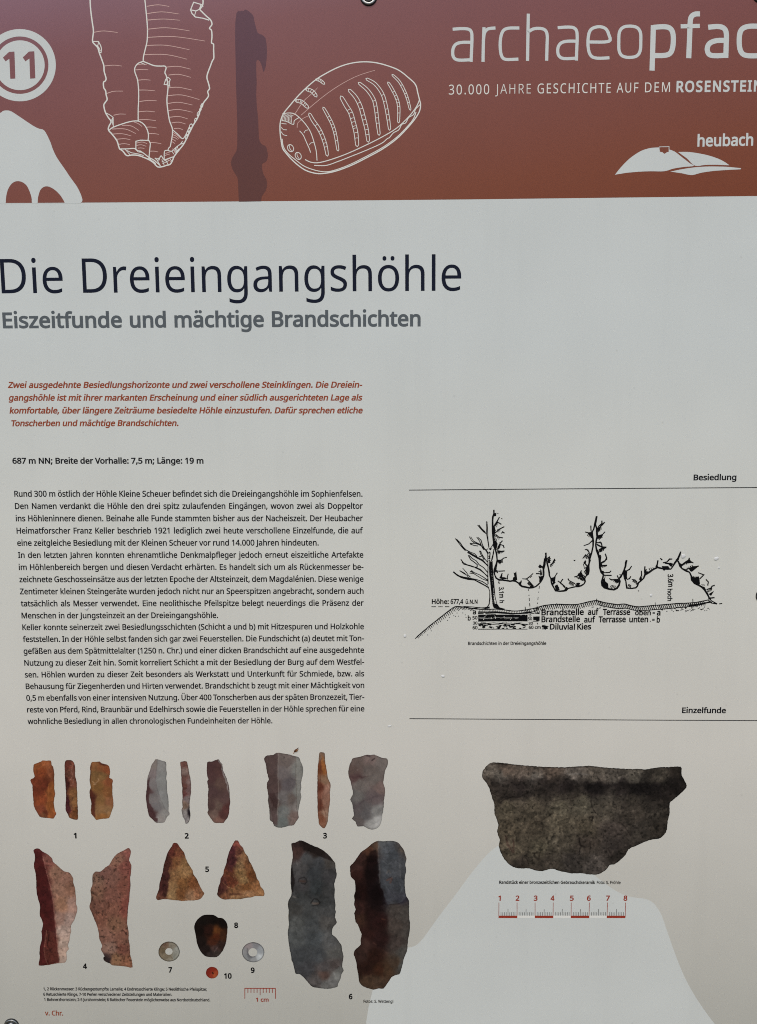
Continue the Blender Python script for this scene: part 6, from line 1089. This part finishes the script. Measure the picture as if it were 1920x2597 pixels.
# the pottery sherd
find_picture('pottery_sherd_picture', GP, "68,180 80,150 120,108 160,98 220,102 300,112 400,122 500,130 600,134 700,134 800,128 880,124 960,134 1060,142 1160,148 1240,148 1300,150 1380,136 1460,134 1550,130 1560,160 1560,195 1580,230 1598,275 1580,305 1530,350 1490,385 1470,405 1470,470 1455,540 1450,600 1430,640 1390,668 1320,680 1260,705 1200,730 1160,750 1140,790 1100,830 1060,860 1020,866 1000,895 940,935 860,936 800,926 740,930 700,922 640,910 600,895 560,900 520,912 470,908 420,892 360,892 320,888 280,870 240,830 210,780 192,720 200,680 180,620 188,560 160,480 158,410 140,360 120,290 90,240 70,215",
    [(120, 150, (112, 102, 88)), (250, 150, (100, 84, 70)), (400, 160, (106, 92, 78)), (600, 170, (96, 80, 66)), (750, 190, (118, 108, 96)), (900, 190, (104, 94, 80)), (1050, 190, (98, 90, 78)), (1200, 200, (86, 80, 68)), (1400, 190, (64, 58, 48)), (1520, 170, (42, 36, 30)), (200, 210, (104, 96, 84)), (450, 220, (104, 96, 84)),
     (150, 270, (70, 60, 50)), (350, 280, (52, 44, 40)), (550, 270, (56, 48, 42)), (700, 280, (44, 36, 34)), (900, 290, (30, 25, 24)), (1100, 270, (40, 34, 32)), (1250, 290, (22, 19, 18)), (1500, 260, (28, 24, 22)), (1400, 330, (40, 34, 30)),
     (250, 340, (64, 56, 46)), (500, 340, (66, 58, 48)), (750, 340, (72, 64, 52)), (1000, 350, (70, 64, 54)), (1200, 380, (62, 55, 46)),
     (250, 440, (94, 84, 64)), (450, 440, (90, 80, 62)), (650, 440, (98, 90, 70)), (820, 400, (92, 86, 68)), (1000, 450, (86, 78, 64)), (1200, 480, (68, 60, 50)), (1380, 480, (58, 52, 44)),
     (250, 600, (94, 82, 62)), (450, 600, (80, 70, 54)), (650, 560, (98, 88, 68)), (850, 580, (88, 78, 60)), (1050, 600, (74, 64, 56)), (1250, 600, (60, 54, 46)), (1400, 610, (52, 46, 38)),
     (300, 760, (88, 78, 60)), (500, 740, (92, 84, 64)), (680, 700, (78, 70, 56)), (850, 700, (70, 60, 50)), (1050, 720, (64, 56, 50)), (1100, 800, (48, 42, 36)), (350, 860, (58, 50, 42)), (550, 850, (66, 58, 48)), (750, 850, (60, 54, 48)), (900, 880, (84, 76, 68))],
    [("120,215 350,225 600,215 850,250 1100,240 1400,250 1590,270 1480,390 1200,320 1000,350 800,335 500,350 200,380 160,330", (36, 30, 28), 0.50, 12), ("840,260 1050,250 960,330 850,320", (24, 20, 20), 0.6, 8), ("1150,260 1400,250 1400,320 1180,330", (20, 17, 17), 0.6, 9)],
    [("130,330 250,370 360,350 420,320", 2.2, (34, 28, 24), 0.7), ("200,400 260,360 350,360", 2.2, (36, 28, 26), 0.7), ("600,385 700,370 800,345", 2.4, (36, 30, 26), 0.6), ("880,340 890,420 920,480", 1.8, (32, 26, 24), 0.8), ("875,505 900,505 892,535", 3.2, (20, 16, 14), 0.9), ("1090,540 1140,590 1180,650", 1.8, (34, 28, 24), 0.7), ("790,670 800,720 830,735", 3.0, (28, 22, 20), 0.8), ("875,700 870,780", 2.0, (34, 28, 24), 0.7), ("795,740 790,780", 2.0, (30, 24, 22), 0.7),
     ("240,650 260,720 300,770 300,680", 4, (62, 42, 34), 0.75), ("450,780 500,780 490,830 460,800", 3.4, (40, 34, 26), 0.8), ("420,560 500,540 600,480", 3.0, (44, 36, 28), 0.55), ("1070,430 1075,450", 2, (30, 26, 22), 0.8), ("1010,740 1050,800", 3, (36, 28, 24), 0.6), ("400,820 420,870", 2.2, (36, 30, 26), 0.7), ("260,400 320,440", 2, (48, 40, 32), 0.5), ("720,190 780,185 860,195", 3.5, (150, 142, 130), 0.5), ("440,200 520,215", 4, (124, 116, 104), 0.5), ("200,140 350,165 500,165", 3, (120, 100, 82), 0.4), ("560,720 640,680", 3, (122, 112, 90), 0.5), ("130,112 260,112 600,140 900,130 1300,155", 1.8, (44, 36, 30), 0.6)],
    noise=0.30, nscale=18, fleck=0.38, warp=9.0, lift=np.array([0.89, 0.87, 0.86]), sat=0.72, edge=0.45, cell=1.9, rough=0.7, level=2, seed=22, facet=(13, 0.16), stretch=(0.8, 1.15), label='dark brown pottery rim sherd')

# ------------------------------------------------------------------ fixing screws through the board
m_steel, sn, sl, sb = principled('dull_stainless_steel', 0.34, 0.5, 1.0)
sno = sn.new('ShaderNodeTexNoise'); sno.inputs['Scale'].default_value = 420; sno.inputs['Detail'].default_value = 4
scr = sn.new('ShaderNodeValToRGB'); scr.color_ramp.elements[0].position = 0.35; scr.color_ramp.elements[0].color = (0.22, 0.23, 0.24, 1); scr.color_ramp.elements[1].position = 0.65; scr.color_ramp.elements[1].color = (0.52, 0.53, 0.52, 1)
sl.new(sno.outputs['Fac'], scr.inputs[0]); sl.new(scr.outputs[0], sb.inputs['Base Color'])
m_dark, _, _, db = principled('black_gap_shadow', 0.7, 0.3); db.inputs['Base Color'].default_value = (0.012, 0.012, 0.012, 1)  # black ring stands in for the gap and shadow round each washer

def lathe(name, X, Z, prof, mat, parent, n=40, parent_off=True):
    v = []; f = []
    for r, h in prof:
        for i in range(n):
            a = 2 * math.pi * i / n; v.append((X + r * math.cos(a), -h, Z + r * math.sin(a)))
    m = len(prof)
    for j in range(m - 1):
        for i in range(n):
            k = (i + 1) % n; f.append((j * n + i, j * n + k, (j + 1) * n + k, (j + 1) * n + i))
    f.append(tuple((m - 1) * n + i for i in range(n)))
    o = link_mesh(name, v, f, mat, parent); 
    me = o.data; me.polygons.foreach_set('use_smooth', [len(p.vertices) == 4 for p in me.polygons]); me.update()
    return o

def screw(px, py):
    X, Z = P(px, py); mm = 0.001
    shadow_ring = lathe('screw', X, Z, [(6.25 * mm, 0.00002), (6.25 * mm, 0.5 * mm), (5.4 * mm, 0.55 * mm)], m_dark, board)
    # washer set on the black ring, then the domed button head with its hexagon socket
    lathe('washer', X, Z, [(5.75 * mm, 0.45 * mm), (5.75 * mm, 1.0 * mm), (5.55 * mm, 1.28 * mm), (4.3 * mm, 1.30 * mm), (3.75 * mm, 1.05 * mm), (3.70 * mm, 0.7 * mm), (3.0 * mm, 0.7 * mm)], m_steel, shadow_ring)
    head = lathe('screw_head', X, Z, [(3.35 * mm, 0.72 * mm), (3.40 * mm, 1.2 * mm), (3.25 * mm, 1.75 * mm), (2.85 * mm, 2.25 * mm), (2.3 * mm, 2.6 * mm), (1.55 * mm, 2.78 * mm), (1.45 * mm, 2.70 * mm), (1.3 * mm, 1.9 * mm), (0.4 * mm, 1.75 * mm)], m_steel, shadow_ring)
    return shadow_ring
for q in ((934.8, -7.6), (1936.5, 1511), (1929, -15), (29.8, 2600)):
    screw(*q)

# ------------------------------------------------------------------ small things stuck to the board
m_resin, rn, rl, rb = principled('dried_white_droplet', 0.45, 0.5); rb.inputs['Base Color'].default_value = (0.80, 0.80, 0.78, 1)
def droplet(px, py, w, h, rot, label):
    X, Z = P(px, py); sc = scale_at(px, py); n = 14; rings = 5; v = []; f = []
    r_ = random.Random(int(px)); wob = [1 + r_.uniform(-0.16, 0.16) for _ in range(n)]
    for j in range(rings):
        t = j / rings * math.pi / 2
        for i in range(n):
            a = 2 * math.pi * i / n; cx = math.cos(t) * math.cos(a) * w * sc / 2 * wob[i]; cz = math.cos(t) * math.sin(a) * h * sc / 2 * wob[i]
            v.append((cx * math.cos(rot) - cz * math.sin(rot), -0.0002 - math.sin(t) * min(w, h) * sc * 0.16, cx * math.sin(rot) + cz * math.cos(rot)))
    v.append((0, -0.0002 - min(w, h) * sc * 0.16, 0))
    for j in range(rings - 1):
        for i in range(n):
            k = (i + 1) % n; f.append((j * n + i, j * n + k, (j + 1) * n + k, (j + 1) * n + i))
    for i in range(n): f.append(((rings - 1) * n + i, (rings - 1) * n + (i + 1) % n, len(v) - 1))
    f.append(tuple(range(n))[::-1])
    me = bpy.data.meshes.new('dried_droplet'); me.from_pydata(v, [], f); me.materials.append(m_resin)
    me.polygons.foreach_set('use_smooth', [True] * len(f)); me.update()
    o = bpy.data.objects.new('dried_droplet', me); o.location = (X, 0, Z); COL.objects.link(o)
    tag(o, label, 'droplet', 'white dried droplets stuck to the board')
droplet(1817, 1416.5, 13, 8.5, 0.3, 'white dried droplet alone on the blank sheet right of the cave drawing')
droplet(1733, 1410.5, 11.5, 11, 0.5, 'white dried droplet touching the tip of the tallest spike right of the cave dome')
droplet(1651, 1510, 7.5, 8, 0.0, 'small faint droplet under the cave roof left of the 3.6m lettering')
droplet(219.5, 1543, 10.5, 10, 0.2, 'white dried droplet just under the word Messer in the body text')
droplet(1027, 1613, 7.5, 8, 0.4, 'small white droplet left of the sloping hillside foot of the cave drawing')
droplet(1123, 1715, 9.5, 6.5, -0.2, 'white dried droplet between the cave drawing caption and the lower rule line')
droplet(1823, 1440, 5.5, 5, 0.0, 'tiny faint droplet just below the lone droplet right of the cave drawing')
droplet(988, 1841, 10, 4.5, 0.2, 'flat pale smear right below the end of the body text')

# seed husk caught on the print above find 3
m_husk, hn, hl, hb = principled('amber_husk', 0.5, 0.4); hb.inputs['Base Color'].default_value = (0.33, 0.13, 0.025, 1)
m_husk2, hn2, hl2, hb2 = principled('dark_husk', 0.6, 0.3); hb2.inputs['Base Color'].default_value = (0.09, 0.030, 0.010, 1)
X, Z = P(750, 1903); sc = scale_at(750, 1903)
husk = bpy.data.objects.new('seed_husk', None); COL.objects.link(husk); husk.location = (X, 0, Z)
tag(husk, 'tiny amber brown seed husk stuck above the grey ridged blade picture', 'seed husk')
def spindle(name, a, b, r, mat, h):
    a = Vector((a[0] * sc, 0, -a[1] * sc)); b = Vector((b[0] * sc, 0, -b[1] * sc)); d = (b - a); u = d.normalized(); s_ = Vector((-u.z, 0, u.x)); v = []; f = []; n = 8
    prof = (0.12, 0.6, 0.95, 1.0, 0.85, 0.5, 0.15)
    for j, q in enumerate(prof):
        c = a + d * (j / (len(prof) - 1))
        for i in range(n):
            t = 2 * math.pi * i / n; v.append(tuple(c + s_ * math.cos(t) * r * sc * q + Vector((0, -1, 0)) * (h + (math.sin(t) + 1) * r * sc * q * 0.7)))
    for j in range(len(prof) - 1):
        for i in range(n): f.append((j * n + i, j * n + (i + 1) % n, (j + 1) * n + (i + 1) % n, (j + 1) * n + i))
    f.append(tuple(range(n))[::-1]); f.append(tuple((len(prof) - 1) * n + i for i in range(n)))
    me = bpy.data.meshes.new(name); me.from_pydata(v, [], f); me.materials.append(mat); me.polygons.foreach_set('use_smooth', [True] * len(f)); me.update()
    o = bpy.data.objects.new(name, me); COL.objects.link(o); o.parent = husk
spindle('kernel', (-4.5, 4), (4, -5), 2.6, m_husk2, 0.0002); spindle('scale', (-2, 4.5), (7, -4), 2.0, m_husk, 0.0002); spindle('stalk', (-6, 9), (-3, 2), 0.8, m_husk, 0.0002); spindle('awn', (3, -4), (7.5, -8), 0.8, m_husk2, 0.0003)
